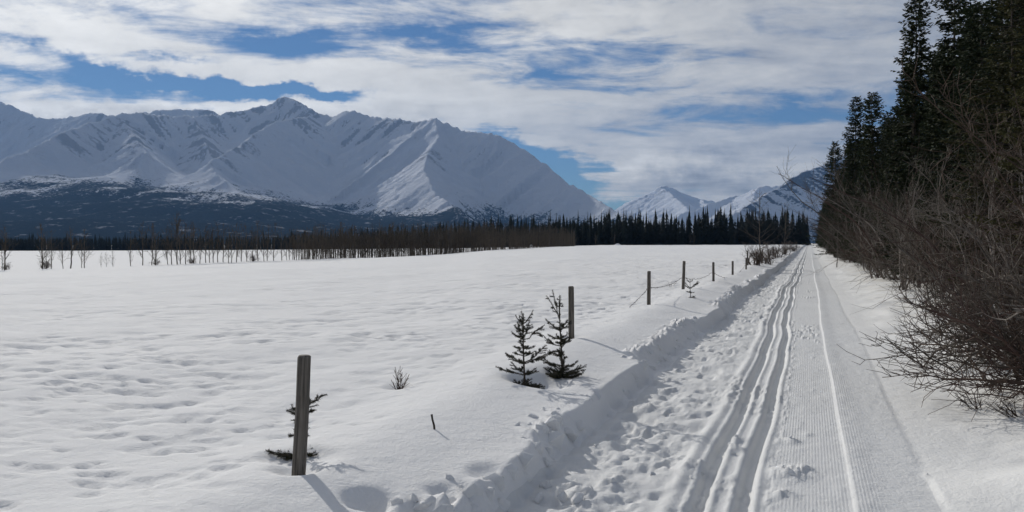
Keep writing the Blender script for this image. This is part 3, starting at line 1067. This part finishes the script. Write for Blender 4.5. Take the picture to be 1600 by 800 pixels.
conifer_px('young_spruce', 'dark young conifer left of its twin, its skirt spread on the snow', 820, 602, 126, 3,
           [(.03, .28, 11, .05), (.09, .26, 7, -.1), (.24, .30, 4, .12), (.38, .36, 5, .30), (.48, .20, 4, .12), (.56, .22, 4, .12), (.68, .26, 6, .45), (.76, .16, 4, .6), (.86, .12, 4, 1.1)])
conifer_px('young_spruce', 'dark young conifer standing against the second fence post', 876, 590, 124, 8,
           [(.03, .26, 11, .1), (.08, .28, 8, .08), (.16, .28, 5, .25), (.30, .25, 5, .25), (.42, .31, 5, .35), (.52, .22, 5, .3), (.62, .2, 5, .6), (.78, .17, 5, 1.5)])
conifer_px('young_spruce', 'small half buried conifer hidden behind the nearest fence post', 467, 709, 82, 12,
           [(.05, .50, 11, .02), (.38, .17, 3, .0), (.52, .18, 3, .0), (.66, .18, 3, .05), (.86, .46, 4, .25)])
conifer_px('young_spruce', 'tiny sparse conifer beside the leaning fourth fence post', 1079, 465, 32, 15,
           [(.04, .3, 5, .0), (.3, .22, 4, .1), (.5, .45, 4, .5), (.8, .2, 2, .8)])


# ------------------------------------------------------------------ small twigs poking out of the snow
def twig_cluster(name, label, X, Y, h, seed, stems, spread, mat, rad=0.004, cat='shrub', lean=(0, 0), group=None, forks=5):
    r = np.random.RandomState(seed)
    root = link(name, None, None, (X, Y, gz(X, Y) - .02))
    tag(root, label, cat, group)
    for k in range(stems):
        T = Tubes()
        a = r.uniform(0, 6.28); l = h * r.uniform(.65, 1.05)
        d = np.array([math.cos(a) * spread * r.uniform(.2, 1) + lean[0], math.sin(a) * spread * r.uniform(.2, 1) + lean[1], 1.0])
        d /= np.linalg.norm(d)
        n = 6
        t = np.linspace(0, 1, n)[:, None]
        pts = np.array([r.normal() * .02, r.normal() * .02, -.03]) + d * l * t + np.cumsum(r.normal(size=(n, 3)) * .02 * l, 0)
        T.tube(pts, np.linspace(rad, rad * .5, n), 4)
        for j in range(forks):
            i = r.randint(1, n - 1)
            q = r.normal(size=3) * .75 + d * .9
            q /= np.linalg.norm(q)
            m = l * (1 - i / n) * r.uniform(.3, .7)
            T.tube([pts[i], pts[i] + q * m * .5, pts[i] + q * m + np.array([0, 0, .12 * m])], [rad * .6, rad * .5, rad * .35], 3)
        link('stem', T.mesh('stem', mat), root)
    return root


X, Y, z = unproject(625, 606)
twig_cluster('bare_shrub', 'small bare twiggy shrub standing alone in the open snow', X, Y, .30, 4, 7, .6, M_TWIG, .0055)
X, Y, z = unproject(645, 602)
twig_cluster('bare_twig', 'tiny bare twig just right of the lone shrub', X, Y, .06, 6, 2, .4, M_TWIG, .003, 'twig')
T = Tubes()
T.tube([(0, 0, -.1), (-.012, .0, .03), (-.026, 0, .075), (-.034, .004, .112)], [.008, .0085, .0075, .0085], 7, True)
X, Y, z = unproject(680, 672)
tag(link('buried_stick', T.mesh('buried_stick', M_BARK, True), None, (X, Y, gz(X, Y))), 'short dark stick poking out of the snow near the bank', 'stick')
X, Y, z = unproject(1050, 447)
twig_cluster('bare_twig', 'thin bare twigs bending in snow left of the fourth fence post', X, Y, .3, 16, 3, .9, M_TWIG, .005, 'twig')


# ------------------------------------------------------------------ leafless shrubs on the right
def shrub_meshes(seed, h, nst, spread, lean, mat, rad=0.028, twig=1.0, low=0.0):
    """returns a list of meshes, one for each main stem with its branches"""
    r = np.random.RandomState(seed)
    out = []
    for k in range(nst):
        T = Tubes()
        a = r.uniform(0, 6.28)
        sp = spread * r.uniform(.35, 1.1)
        d0 = np.array([math.cos(a) * sp + lean[0], math.sin(a) * sp + lean[1], 1.0 - low * r.rand()])
        d0 /= np.linalg.norm(d0)
        l = h * r.uniform(.7, 1.12) * 1.1
        n = 12
        p = np.array([r.normal() * .18, r.normal() * .25, -.15]); d = d0.copy()
        pts = [p.copy()]
        step = l / (n - 1)
        for i in range(n - 1):
            d = d + r.normal(size=3) * .19 + np.array([lean[0] * .05, 0, -.035 * (i / n) * (1 + low * 2)])
            d /= np.linalg.norm(d)
            p = p + d * step
            if p[2] < 0.12 and i > 2:
                p[2] = 0.12 + r.rand() * .1; d[2] = abs(d[2]) * .4
            pts.append(p.copy())
        pts = np.array(pts)
        R0 = rad * r.uniform(.55, 1.35)
        rads = R0 * (1 - .82 * np.linspace(0, 1, n))
        T.tube(pts, rads, 5)
        nb = int(15 * twig)
        for j in range(nb):
            i = r.randint(2, n - 1)
            dd = pts[i] - pts[i - 1]; dd /= np.linalg.norm(dd)
            q = dd * .8 + r.normal(size=3) * .55 + np.array([lean[0] * .25, 0, .12])
            q /= np.linalg.norm(q)
            bl = l * (1.05 - i / n) * r.uniform(.25, .6) + .15
            m = 6
            bp = [pts[i].copy()]; e = q.copy(); pp = pts[i].copy()
            for s in range(m - 1):
                e = e + r.normal(size=3) * .24 + np.array([0, 0, .03])
                e /= np.linalg.norm(e)
                pp = pp + e * bl / (m - 1)
                if pp[2] < .06: pp[2] = .06 + .05 * r.rand()
                bp.append(pp.copy())
            bp = np.array(bp)
            br_ = max(rads[i] * .5, .0045)
            T.tube(bp, np.linspace(br_, .0034, m), 4)
            for s in range(int(r.randint(5, 9) * twig)):
                ii = r.randint(1, m)
                f = bp[ii] - bp[ii - 1]; f /= np.linalg.norm(f)
                q2 = f * .8 + r.normal(size=3) * .5 + np.array([0, 0, .1])
                q2 /= np.linalg.norm(q2)
                tl = bl * r.uniform(.18, .5) + .06
                mid_ = bp[ii] + q2 * tl * .5 + r.normal(size=3) * .02
                end = bp[ii] + q2 * tl + r.normal(size=3) * .04 + np.array([0, 0, .05 * tl])
                T.tube([bp[ii], mid_, end], [.0038, .0032, .002], 3)
        out.append(T.mesh('stem', (mat, M_TWIG_GREY if rad < .029 else M_TWIG_PALE, M_TWIG_RED, M_TWIG_GREY, mat, M_TWIG_PALE if rad > .029 else mat)[k % 6]))
    return out


def place_shrub(meshes, name, label, X, Y, rz=0.0, s=1.0, group='leafless shrubs lining the trail', cat='shrub'):
    root = link(name, None, None, (X, Y, gz(X, Y)), (0, 0, rz), (s, s, s))
    tag(root, label, cat, group)
    for me in meshes:
        link('stem', me, root)
    return root


SH_A = shrub_meshes(41, 2.3, 10, .75, (-.42, -.15), M_TWIG, .026, 1.15, .6)
SH_B = shrub_meshes(42, 4.8, 8, .42, (-.08, -.02), M_TWIG_GREY, .034, .85)
SH_C = shrub_meshes(43, 4.6, 9, .50, (-.06, .0), M_TWIG, .030, .85)
SH_D = shrub_meshes(44, 3.6, 9, .65, (-.15, -.1), M_TWIG, .026, 1.1, .3)
SH_E = shrub_meshes(45, 5.6, 7, .40, (-.20, -.05), M_TWIG_GREY, .038, .9)
SH_T = shrub_meshes(47, 3.6, 6, .40, (-.25, -.05), M_TWIG_GREY, .062, .55)
ALL_SH = [SH_A, SH_B, SH_C, SH_D, SH_E]
place_shrub(SH_A, 'alder_shrub', 'low spreading dark shrub nearest the viewer, twigs brushing the snow', 2.95, 8.7, 0.0, 1.0)
place_shrub(SH_D, 'alder_shrub', 'dense brown shrub leaning out right behind the low spreading one', 3.0, 10.6, 0.25, .82)
place_shrub(SH_B, 'willow_shrub', 'tall grey stemmed shrub with arching bare branches before the olive conifer', 3.4, 12.5, 0.0, .72)
place_shrub(SH_E, 'willow_shrub', 'tallest bare shrub arching its upper twigs out over the trail', 3.2, 36.0, 0.25, 1.1)
place_shrub(SH_A, 'alder_shrub', 'low twiggy shrub at the right edge of the view', 3.55, 9.6, .7, 1.05)
place_shrub(SH_A, 'alder_shrub', 'low dark twiggy shrub between the near shrubs and the dense brown one', 2.7, 11.2, -.35, .85)
place_shrub(SH_D, 'alder_shrub', 'bushy brown shrub with thick dark stems at the right edge', 3.5, 10.2, -.4, .95)
place_shrub(SH_T, 'alder_shrub', 'thick trunked leaning shrub close to the right edge of the view', 3.15, 9.9, .2, .9)
rs = random.Random(5)
Yc = 11.6
SHR = 'leafless brown shrub in the tangled row right of the trail'
while Yc < 150:
    X = 2.75 + rs.uniform(-.25, 1.2) + min(Yc, 80) * .002
    m_ = rs.choice([SH_B, SH_C, SH_C, SH_D, SH_E]) if Yc > 16 else rs.choice([SH_C, SH_D, SH_D])
    place_shrub(m_, 'alder_shrub', 'leafless brown shrub in the tangled row right of the trail, ' + ('among the nearest' if Yc < 22 else 'in its middle stretch' if Yc < 50 else 'near its far end'), X, Yc, rs.uniform(-.5, .5), rs.uniform(.52, .80) * (1.0 if Yc < 40 else 1.15))
    Yc += rs.uniform(.9, 1.7) * (1 + Yc / 45)
for k, (px, py, h, lab) in enumerate([(1535, 640, .42, 'low bare twigs sprouting in front of the small snow mound'), (1572, 612, .5, 'thin bare brush arching over the small snow mound'),
                                     (1596, 652, .35, 'sparse twigs at the lower right edge of the snow')]):
    X, Y, z = unproject(px, py)
    twig_cluster('bare_twig', lab, X, Y, h, 60 + k, 9, 1.0, M_TWIG, .0042, 'twigs', (-.9, -.1), None, 6)
X, Y, z = unproject(1592, 590)
twig_cluster('reddish_brush', 'fine reddish upright brush at the right edge under the shrubs', X, Y, .55, 71, 26, .45, M_TWIG, .003, 'brush', (-.1, 0), None, 4)


# ------------------------------------------------------------------ spruces on the right
def spruce_mesh(seed, h, R, dens, size, mat, low=0.05, club=0.0):
    r = np.random.RandomState(seed)
    T = Tubes()
    zs = np.linspace(-.3, h * .985, 9)
    T.tube(np.stack([.05 * np.sin(zs * .7 + seed), .05 * np.cos(zs * .6), zs], -1), np.linspace(h * .011, .012, 9), 7)
    trunk = T.mesh('trunk', M_BARK, True)
    W = Tubes()
    nb = int(30 * h * dens)
    u = r.rand(nb) ** 0.85
    z0 = h * (low + (1 - low) * u)
    f = 1 - z0 / h
    prof = R * (0.10 + 0.98 * np.power(f, .72)) * (1 - .35 * sstep(.82, 1.0, f)) + club * R * np.exp(-((f - .09) / .05) ** 2)
    gap = 0.72 + 0.55 * vnoise(z0 * 1.1, z0 * 0, seed)
    az = r.rand(nb) * 2 * math.pi
    lob = 0.78 + 0.45 * vnoise(az * 1.3, z0 * .55, seed + 5)
    Ln = prof * gap * lob * r.uniform(.7, 1.12, nb)
    tris = []
    for k in range(nb):
        dx = np.array([math.cos(az[k]), math.sin(az[k]), 0.0])
        L = Ln[k]
        droop = -.10 - .38 * f[k] * r.uniform(.6, 1.2)
        m = max(5, int(L / size * 5.2))
        t = r.rand(m) ** .8 * 0.92 + .1
        P = np.array([0, 0, z0[k]]) + dx * (L * t)[:, None]
        P[:, 2] += L * (droop * t + .30 * t * t * (1 if f[k] > .15 else 1.6))
        perp = np.array([-dx[1], dx[0], 0.0])
        sgn = r.choice([-1.0, 1.0], m)
        q = dx * .62 + perp * (sgn * r.uniform(.25, 1.0, m))[:, None] + np.stack([np.zeros(m), np.zeros(m), r.uniform(-.55, .35, m)], -1)
        q /= np.linalg.norm(q, axis=1)[:, None]
        ln = size * r.uniform(.6, 1.35, m) * (1.15 - .35 * t)
        w = np.cross(q, r.normal(size=(m, 3)))
        w /= np.linalg.norm(w, axis=1)[:, None] + 1e-9
        w *= (ln * .19)[:, None]
        midp = P + q * (ln * .45)[:, None]
        tip = P + q * ln[:, None] + np.array([0, 0, -.03 * size])
        tris.append(np.stack([P, midp + w, tip], 1)); tris.append(np.stack([P, tip, midp - w], 1))
        if k % 2 == 0:
            e = np.array([0, 0, z0[k]]) + dx * L * .85; e[2] += L * (droop * .85 + .22)
            W.tube([(0, 0, z0[k]), e * .5 + np.array([0, 0, z0[k]]) * .5 + np.array([0, 0, -.04 * L]), e], [.014, .010, .004], 3)
    C = Tubes()
    C.tris(np.concatenate(tris))
    return trunk, W.mesh('boughs', M_BARK), C.mesh('crown', mat)


SP = [spruce_mesh(81, 12.0, 1.75, 1.9, .19, M_NEEDLE, .03, .12), spruce_mesh(82, 13.0, 1.65, 1.9, .19, M_NEEDLE, .03, .22), spruce_mesh(83, 10.5, 1.95, 1.9, .19, M_NEEDLE, .02, .05)]
SP_NEAR = spruce_mesh(84, 9.5, 2.3, 1.6, .115, M_NEEDLE_OLIVE, .045)


def place_spruce(ms, name, label, X, Y, rz, s, group='conifers behind the shrubs', sz=1.0):
    root = link(name, None, None, (X, Y, gz(X, Y)), (0, 0, rz), (s, s, s * sz))
    tag(root, label, 'conifer', group)
    link('trunk', ms[0], root); tag(link('boughs', ms[1], root), kind='stuff'); link('crown', ms[2], root)
    return root


def spruce_px(ms, label, px, ytop, zc, rz, hmesh, name='spruce_tree', wide=1.0):
    X, Y = to_world((px - CX) / F * zc, zc)
    h = CAM_H + (HOR - ytop) / F * zc - gz(X, Y)
    s = h / hmesh
    return place_spruce(ms, name, label, X, Y, rz, s * wide, sz=1 / wide)


spruce_px(SP_NEAR, 'big olive green conifer at the right edge, nearest of the conifers', 1655, -170, 10.2, .4, 9.5, wide=.62)
spruce_px(SP_NEAR, 'olive green conifer standing just behind the nearest one at right', 1580, -40, 17.0, 2.1, 9.5)
spruce_px(SP[1], 'tall dark conifer with ragged clubbed top, leftmost of the tall group', 1428, -8, 31.0, .2, 13.0)
spruce_px(SP[0], 'tall dark conifer in the middle of the tall group, cut by the frame', 1490, -30, 27.0, 1.2, 12.0)
spruce_px(SP[2], 'broad dark conifer between the tall group and the olive conifers', 1520, 10, 25.0, 2.6, 10.5)
spruce_px(SP[1], 'slender dark conifer spire, the left one of the lower pair', 1336, 152, 62.0, .9, 13.0)
spruce_px(SP[0], 'slender dark conifer spire, the right one of the lower pair', 1361, 146, 50.0, 2.9, 12.0)
spruce_px(SP[2], 'dark conifer low beside the trail where the shrub row ends', 1304, 222, 85.0, .5, 10.5)
rs = random.Random(11)
SPL = 'dark conifer crowded behind the bare shrubs right of the trail'
Yc = 13.0
while Yc < 300:
    for rowx in ((4.6, 7.2, 10.5) if Yc < 70 else (4.6, 7.2)):
        X = rowx + rs.uniform(-.7, .9) + (0.0 if Yc < 60 else -.9)
        if rowx > 5 and Yc < 16:
            continue
        _, zc = to_cam(X, Yc)
        px = CX + F * (X * CS + Yc * SN) / zc
        if px > 1650:
            continue
        # tops stay under the outline seen in the photograph
        ymax = np.interp(px, [1270, 1290, 1320, 1345, 1375, 1400, 1440, 1500, 1600], [300, 250, 215, 195, 190, 120, 40, 30, -60])
        hmax = CAM_H + (HOR - ymax) / F * zc
        h = min(rs.uniform(7.5, 12.5), hmax * rs.uniform(.82, .98))
        k = rs.randrange(3)
        hm = (12.0, 13.0, 10.5)[k]
        wide = 1.0 if h > 7 else 1.35
        place_spruce(SP[k], 'spruce_tree', ('front row ' if rowx < 5 else 'rear row ') + 'dark conifer behind the shrubs right of the trail, ' + ('among the nearest' if Yc < 30 else 'half way along' if Yc < 80 else 'near the far end'), X, Yc, rs.uniform(0, 6.28), h / hm * wide, sz=1 / wide)
    Yc += rs.uniform(1.7, 2.6) * (1 + Yc / 60)


# ------------------------------------------------------------------ bare trees left of the trail
def bare_tree(seed, h, rad, nbr, mat, tw, up=.5, first=.2, thin=.0045):
    r = np.random.RandomState(seed)
    n = 12
    z = np.linspace(-.2, h, n)
    P = np.stack([np.cumsum(r.normal(size=n)) * .012 * h * .5, np.cumsum(r.normal(size=n)) * .012 * h * .5, z], -1)
    T = Tubes()
    R = rad * (1 - .88 * np.linspace(0, 1, n))
    T.tube(P, R, 6)
    trunk = T.mesh('trunk', mat, True)
    B = Tubes()
    for k in range(nbr):
        u = r.uniform(first, .97)
        i = u * (n - 1); i0 = int(i)
        s = P[i0] + (P[min(i0 + 1, n - 1)] - P[i0]) * (i - i0)
        a = r.uniform(0, 6.28)
        d = np.array([math.cos(a), math.sin(a), up * r.uniform(.5, 1.6)]); d /= np.linalg.norm(d)
        l = h * (1.08 - u) * r.uniform(.22, .45) + .12
        m = 5
        t = np.linspace(0, 1, m)[:, None]
        bp = s + d * l * t + np.array([0, 0, .22 * l]) * t * t + np.cumsum(r.normal(size=(m, 3)), 0) * .035 * l
        rr = max(np.interp(u, np.linspace(0, 1, n), R) * .42, thin * 1.3)
        B.tube(bp, np.linspace(rr, thin, m), 4)
        for j in range(r.randint(3, 6)):
            ii = r.randint(1, m)
            q = d * .7 + r.normal(size=3) * .5; q /= np.linalg.norm(q)
            B.tube([bp[ii], bp[ii] + q * l * .18, bp[ii] + q * l * r.uniform(.25, .5) + np.array([0, 0, .04 * l])], [thin * 1.2, thin, thin * .8], 3)
    return trunk, B.mesh('branches', tw)


def place_bare(ms, name, label, X, Y, rz, s, group=None, cat='tree', sz=1.0, extra=0.0):
    a_, b_ = to_cam(X, Y)
    z = gz(X, Y) if b_ < 150 else float(far_height(np.array([CX + F * a_ / b_]), np.array([b_]))[0]) - .1
    root = link(name, None, None, (X, Y, z + extra), (0, 0, rz), (s, s, s * sz))
    tag(root, label, cat, group)
    link('trunk', ms[0], root); link('branches', ms[1], root)
    return root


BT = bare_tree(131, 5.3, .05, 34, M_TWIG_GREY, M_TWIG_GREY, .5, .25)
X, Y, z = unproject(1186, 415)
place_bare(BT, 'bare_tree', 'slim bare tree rising from the roadside bush left of the trail', X, Y, .3, .86)
BT2 = bare_tree(132, 6.0, .05, 30, M_TWIG_GREY, M_TWIG_GREY, .8, .25)
X, Y, z = unproject(1225, 397)
place_bare(BT2, 'bare_tree', 'thin pale bare tree farther along the left side of the trail', X, Y, 1.3, 1.0)
BUSH = shrub_meshes(46, 1.35, 12, .38, (0, 0), M_TWIG, .03, .8)
for k, (px, py, s, lab) in enumerate([(1180, 414, .95, 'bushy brown shrub at the foot of the slim bare tree'), (1196, 412, 1.0, 'bushy brown shrub just right of the slim bare tree'),
                                     (1213, 402, 1.0, 'low brown shrub beside the far fence posts'), (1228, 398, 1.1, 'low brown shrub under the thin pale tree'), (1240, 393, 1.2, 'farthest low brown shrub left of the trail')]):
    X, Y, z = unproject(px, py)
    place_shrub(BUSH, 'roadside_shrub', lab, X, Y, k * 1.3, s, 'shrubs on the fence line')
BT3 = bare_tree(133, 4.2, .035, 16, M_TWIG_GREY, M_TWIG_GREY, 1.0, .3)
X, Y, z = unproject(1306, 418)
place_bare(BT3, 'bare_tree', 'thin pale leaning sapling at the shrub row where it meets the trail', 1.75, Y, .3, .95)

# ------------------------------------------------------------------ saplings along the brow of the field
AS = [bare_tree(140 + k, 6.0, .07, 20, M_ASPEN, M_ASPEN_TWIG, 1.5, .12, .012) for k in range(7)]
AS_L = [bare_tree(150 + k, 6.0, .10, 36, M_ASPEN, M_ASPEN_TWIG, 1.3, .18, .010) for k in range(4)]
rs = random.Random(31)
ORD = ['first', 'second', 'third', 'fourth', 'fifth', 'sixth', 'seventh', 'eighth', 'ninth', 'tenth', 'eleventh', 'twelfth', 'thirteenth', 'fourteenth', 'fifteenth', 'sixteenth', 'seventeenth', 'eighteenth', 'nineteenth']
TENS = {20: ('twentieth', 'twenty'), 30: ('thirtieth', 'thirty'), 40: ('fortieth', 'forty')}


def ordinal(n):
    if n < 20:
        return ORD[n - 1]
    t = n // 10 * 10
    return TENS[t][0] if n == t else TENS[t][1] + '-' + ORD[n - t - 1]




def brow_spot(px, off=0.0):
    B = float(np.interp(px, _bx, _bD)) + off
    return to_world((px - CX) / F * B, B), B


LEFT = [(7, 62), (3, 40), (36, 0), (66, 62), (72, 40), (80, 55), (98, 42), (110, 58), (131, 55), (127, 40), (158, 20), (166, 22), (176, 24), (204, 50), (223, 62), (237, 55), (243, 60), (262, 50), (268, 62), (276, 75), (281, 60),
        (290, 58), (297, 55), (303, 60), (312, 50), (321, 55), (327, 48), (333, 52), (340, 58), (348, 55), (357, 50), (362, 50), (369, 55), (377, 55), (386, 52), (394, 50), (402, 58), (412, 50), (418, 52), (428, 55), (440, 48)]
LEFT = sorted(q for q in LEFT if q[1])
for nth, (px, hp) in enumerate(LEFT):
    (X, Y), B = brow_spot(px, rs.uniform(-3, 4))
    h = hp / F * B * 1.12
    place_bare(rs.choice(AS_L if hp > 56 and px < 140 else AS), 'bare_sapling', ordinal(nth + 1) + ' bare sapling from the left edge along the snowfield brow', X, Y, rs.uniform(0, 6.28), max(h / 6.0, .35),
               'loose saplings on the left of the field edge', 'sapling', extra=-.05)
n = 0


def thicket_label(px):
    for lim, t in ((520, 'at the sparse left end of the field edge thicket'), (600, 'in the thicket left of its middle, below the central spur'), (690, 'in the middle of the field edge thicket'),
                   (780, 'in the thicket below the right shoulder of the mountain'), (840, 'in the tall part of the thicket near its right end'), (2000, 'at the very right end of the thicket before the dark spruces')):
        if px < lim:
            return 'bare brown sapling ' + t


for k in range(240):
    u = (k + rs.random()) / 240
    px = 446 + (898 - 446) * (u ** .85)
    (X, Y), B = brow_spot(px, rs.uniform(-5, 10) if px < 760 else rs.uniform(-3, 22))
    h = np.interp(px, [446, 520, 700, 860, 898], [4.8, 5.8, 6.6, 6.6, 6.0]) * rs.uniform(.75, 1.12)
    place_bare(rs.choice(AS), 'bare_sapling', thicket_label(px), X, Y, rs.uniform(0, 6.28), h / 6.0, 'thicket saplings on the field edge', 'sapling', extra=-.15)
def simple_sapling(seed):
    r = np.random.RandomState(seed)
    T = Tubes()
    P = np.stack([np.cumsum(r.normal(size=5)) * .08, np.cumsum(r.normal(size=5)) * .08, np.linspace(-.2, 6, 5)], -1)
    T.tube(P, np.linspace(.07, .015, 5), 3)
    for k in range(9):
        i = r.randint(1, 5); a = r.uniform(0, 6.28); l = r.uniform(.5, 1.3)
        b0 = P[i - 1] + (P[i] - P[i - 1]) * r.rand()
        T.tube([b0, b0 + np.array([math.cos(a) * .5, math.sin(a) * .5, 1.0]) * l], [.022, .012], 3)
    return np.concatenate(T.v)[np.concatenate(T.f)]


SSP = [simple_sapling(900 + k) for k in range(6)]
thick = Tubes()
for k in range(620):
    px = 470 + (897 - 470) * rs.random() ** .8
    D = float(np.interp(px, _bx, _bD)) + rs.uniform(2, 14 if px < 760 else 34)
    h = np.interp(px, [446, 520, 700, 860, 898], [4.4, 5.4, 6.4, 6.6, 6.0]) * rs.uniform(.6, 1.1)
    X, Y = to_world((px - CX) / F * D, D)
    z = float(far_height(np.array([px]), np.array([D]))[0]) - .15
    thick.tris(rs.choice(SSP) * np.array([1, 1, h / 6.0]) + np.array([X, Y, z]))
tag(link('sapling_thicket', thick.mesh('sapling_thicket', M_ASPEN_TWIG)), 'brown mass of thin bare stems behind the first saplings', None, None, 'stuff')
for (px, s) in [(10, .5), (70, .7), (244, .5), (300, .6), (395, .6)]:
    (X, Y), B = brow_spot(px, rs.uniform(-2, 3))
    place_shrub(BUSH, 'edge_shrub', 'low bare bush between the loose saplings on the left brow', X, Y, rs.uniform(0, 6), s * 1.5, 'low bushes on the left brow')


# ------------------------------------------------------------------ far forest
def far_spruce(seed, h, R, layers, seg):
    r = np.random.RandomState(seed)
    tr = []
    lean = r.normal() * .15
    for k in range(layers):
        f = k / (layers - 1)
        z = h * (.04 + .93 * f)
        rr = R * (.09 + .95 * (1 - f) ** .85) * r.uniform(.7, 1.15)
        dz = h / layers * r.uniform(1.4, 2.2)
        a0 = r.uniform(0, 6.28)
        for s in range(seg):
            a = a0 + s * 2 * math.pi / seg + r.uniform(-.25, .25)
            q = rr * r.uniform(.6, 1.25)
            w = math.pi / seg * 1.25
            c = np.array([lean * f, 0, z + dz * .75])
            p1 = np.array([math.cos(a - w) * q * .55 + lean * f, math.sin(a - w) * q * .55, z + dz * .12])
            p2 = np.array([math.cos(a) * q + lean * f, math.sin(a) * q, z - dz * .22])
            p3 = np.array([math.cos(a + w) * q * .55 + lean * f, math.sin(a + w) * q * .55, z + dz * .12])
            tr.append([c, p1, p2]); tr.append([c, p2, p3])
    return np.array(tr)


FS_T = [far_spruce(160 + k, 12.0, rr, ly, 6) for k, (rr, ly) in enumerate([(2.1, 20), (1.8, 22), (2.5, 18), (1.5, 24), (2.2, 16)])]
FS = []
for t_ in FS_T:
    C = Tubes(); C.tris(t_)
    T = Tubes(); T.tube([(0, 0, -.5), (0, 0, 6), (0, 0, 11.9)], [.14, .09, .02], 5)
    FS.append((T.mesh('trunk', M_BARK), C.mesh('crown', M_NEEDLE_FAR)))
FS_L = [far_spruce(170 + k, 12.0, rr, 10, 5) for k, rr in enumerate((2.3, 1.9, 2.7))]
rs = random.Random(77)
FL_R = 'dark spruce in the front of the forest wall behind the open field'
FL_M = 'dark spruce of the forest edge rising behind the brown thicket'
FL_L = 'dark spruce of the low forest band beneath the wooded mountain foot'


def forest_label(px, lab):
    if px >= 900:
        return 'dark spruce of the forest wall ' + ('right beside the brown thicket' if px < 965 else 'below the blue gap and the ridge foot' if px < 1020 else 'below the far snowy peaks' if px < 1110 else 'left of the slim bare tree' if px < 1185 else 'between the slim bare tree and the trail end')
    if px >= 440:
        return 'dark spruce tip rising behind the ' + ('left part' if px < 590 else 'middle part' if px < 740 else 'right part') + ' of the brown thicket'
    return 'dark spruce of the low far forest band, ' + ('at its left end' if px < 140 else 'in its middle' if px < 290 else 'toward the thicket')


def forest_walk(px0, px1, gap, off):
    px = px0
    while px < px1:
        D = float(np.interp(px, _bx, _fD)) + off
        yield px, D
        px += gap * rs.uniform(.6, 1.4) / D * F


def forest_tree(px, D, h):
    X, Y = to_world((px - CX) / F * D, D)
    return X, Y, float(far_height(np.array([px]), np.array([D]))[0]) - .25, h


def height_at(px):
    base = np.interp(px, [-200, 430, 470, 620, 760, 900, 1060, 1100, 1180, 1262], [11.0, 11.0, 11.5, 12.0, 13.0, 13.0, 12.0, 14.0, 13.0, 14.0])
    h = base * (rs.uniform(.72, 1.0) if px > 440 else rs.uniform(.78, .95))
    if rs.random() < (.16 if px > 440 else .05):
        h = base * rs.uniform(1.05, 1.25)
    return h


made = 0
spots = []
for (p0, p1, gap, offs, lab, grp) in ((900, 1262, 2.3, (0, 3), FL_R, 'forest wall behind the open field'), (440, 900, 2.8, (0, 5), FL_M, 'forest edge behind the thicket'), (-12, 440, 3.3, (0,), FL_L, 'low forest band at the far left')):
    for off in offs:
        for px, D in forest_walk(p0, p1, gap, off + rs.uniform(0, 1)):
            X, Y, z, h = forest_tree(px, D + rs.uniform(-1.5, 2), height_at(px))
            ms = rs.choice(FS)
            root = link('spruce_tree', None, None, (X, Y, z), (0, 0, rs.uniform(0, 6.28)), (h / 12 * rs.uniform(.9, 1.15),) * 2 + (h / 12,))
            tag(root, forest_label(px, lab), 'conifer', grp)
            link('trunk', ms[0], root); link('crown', ms[1], root)
            made += 1
big = Tubes()
for off, gap in ((2, 2.6), (5, 2.4), (8, 2.6), (12, 3.0), (17, 3.2), (23, 4), (32, 5), (45, 6), (60, 7)):
    for px, D in forest_walk(-260, 1900, gap, off):
        if 1264 < px < 1282 and D < 420:
            continue
        X, Y, z, h = forest_tree(px, D + rs.uniform(-2, 2), height_at(px) * (1.0 if px < 1262 else .8))
        V = rs.choice(FS_L) * np.array([h / 12, h / 12, h / 12])
        a = rs.uniform(0, 6.28)
        c, s_ = math.cos(a), math.sin(a)
        V = np.stack([V[..., 0] * c - V[..., 1] * s_, V[..., 0] * s_ + V[..., 1] * c, V[..., 2]], -1) + np.array([X, Y, z])
        big.tris(V)
tag(link('spruce_forest', big.mesh('spruce_forest', M_NEEDLE_FAR)), 'dark spruce woods massed behind the first rows of trees', None, None, 'stuff')
# a few pale bare saplings before the forest wall
for px in (931, 960, 1078, 1084):
    D = float(np.interp(px, _bx, _fD)) - 5
    X, Y = to_world((px - CX) / F * D, D)
    place_bare(AS[px % 7], 'bare_sapling', 'pale bare sapling standing against the dark forest wall', X, Y, px, .95, 'saplings before the forest wall', 'sapling')


# ------------------------------------------------------------------ two tiny pale things at the far side of the field
T = Tubes()
for k in (-1, 1):
    T.tube([(k * .26, 0, -.2), (k * .27, 0, .55), (k * .22, 0, .80), (0, 0, .90)], [.05, .05, .05, .05], 5)
D = float(np.interp(830, _bx, _bD)) - 4
X, Y = to_world((830 - CX) / F * D, D)
tag(link('white_hoop', T.mesh('white_hoop', snow_mat('white plastic', (0.8, 0.8, 0.8)), True), None, (X, Y, float(far_height(np.array([830.0]), np.array([D]))[0])), (0, 0, YAW)),
    'tiny white hoop standing at the foot of the brown thicket', 'hoop')
n = 24
aa, rr = np.meshgrid(np.linspace(0, 2 * math.pi, n), np.linspace(0, 1, 9))
hx = rr * np.cos(aa) * 1.6
hy = rr * np.sin(aa) * 1.0
hz = .75 * (1 - rr ** 2) * (.7 + .6 * fbm(hx + 3, hy + 9, 2, 401)) - .12
D = 332.0
X, Y = to_world((965 - CX) / F * D, D)
tag(link('snow_heap', grid_mesh('snow_heap', np.stack([hx, hy, hz], -1).reshape(-1, 3), M_FIELD, 9, n), None, (X, Y, float(far_height(np.array([965.0]), np.array([D]))[0])), (0, 0, YAW)),
    'small pale heap of snow before the dark forest wall', 'snow heap')
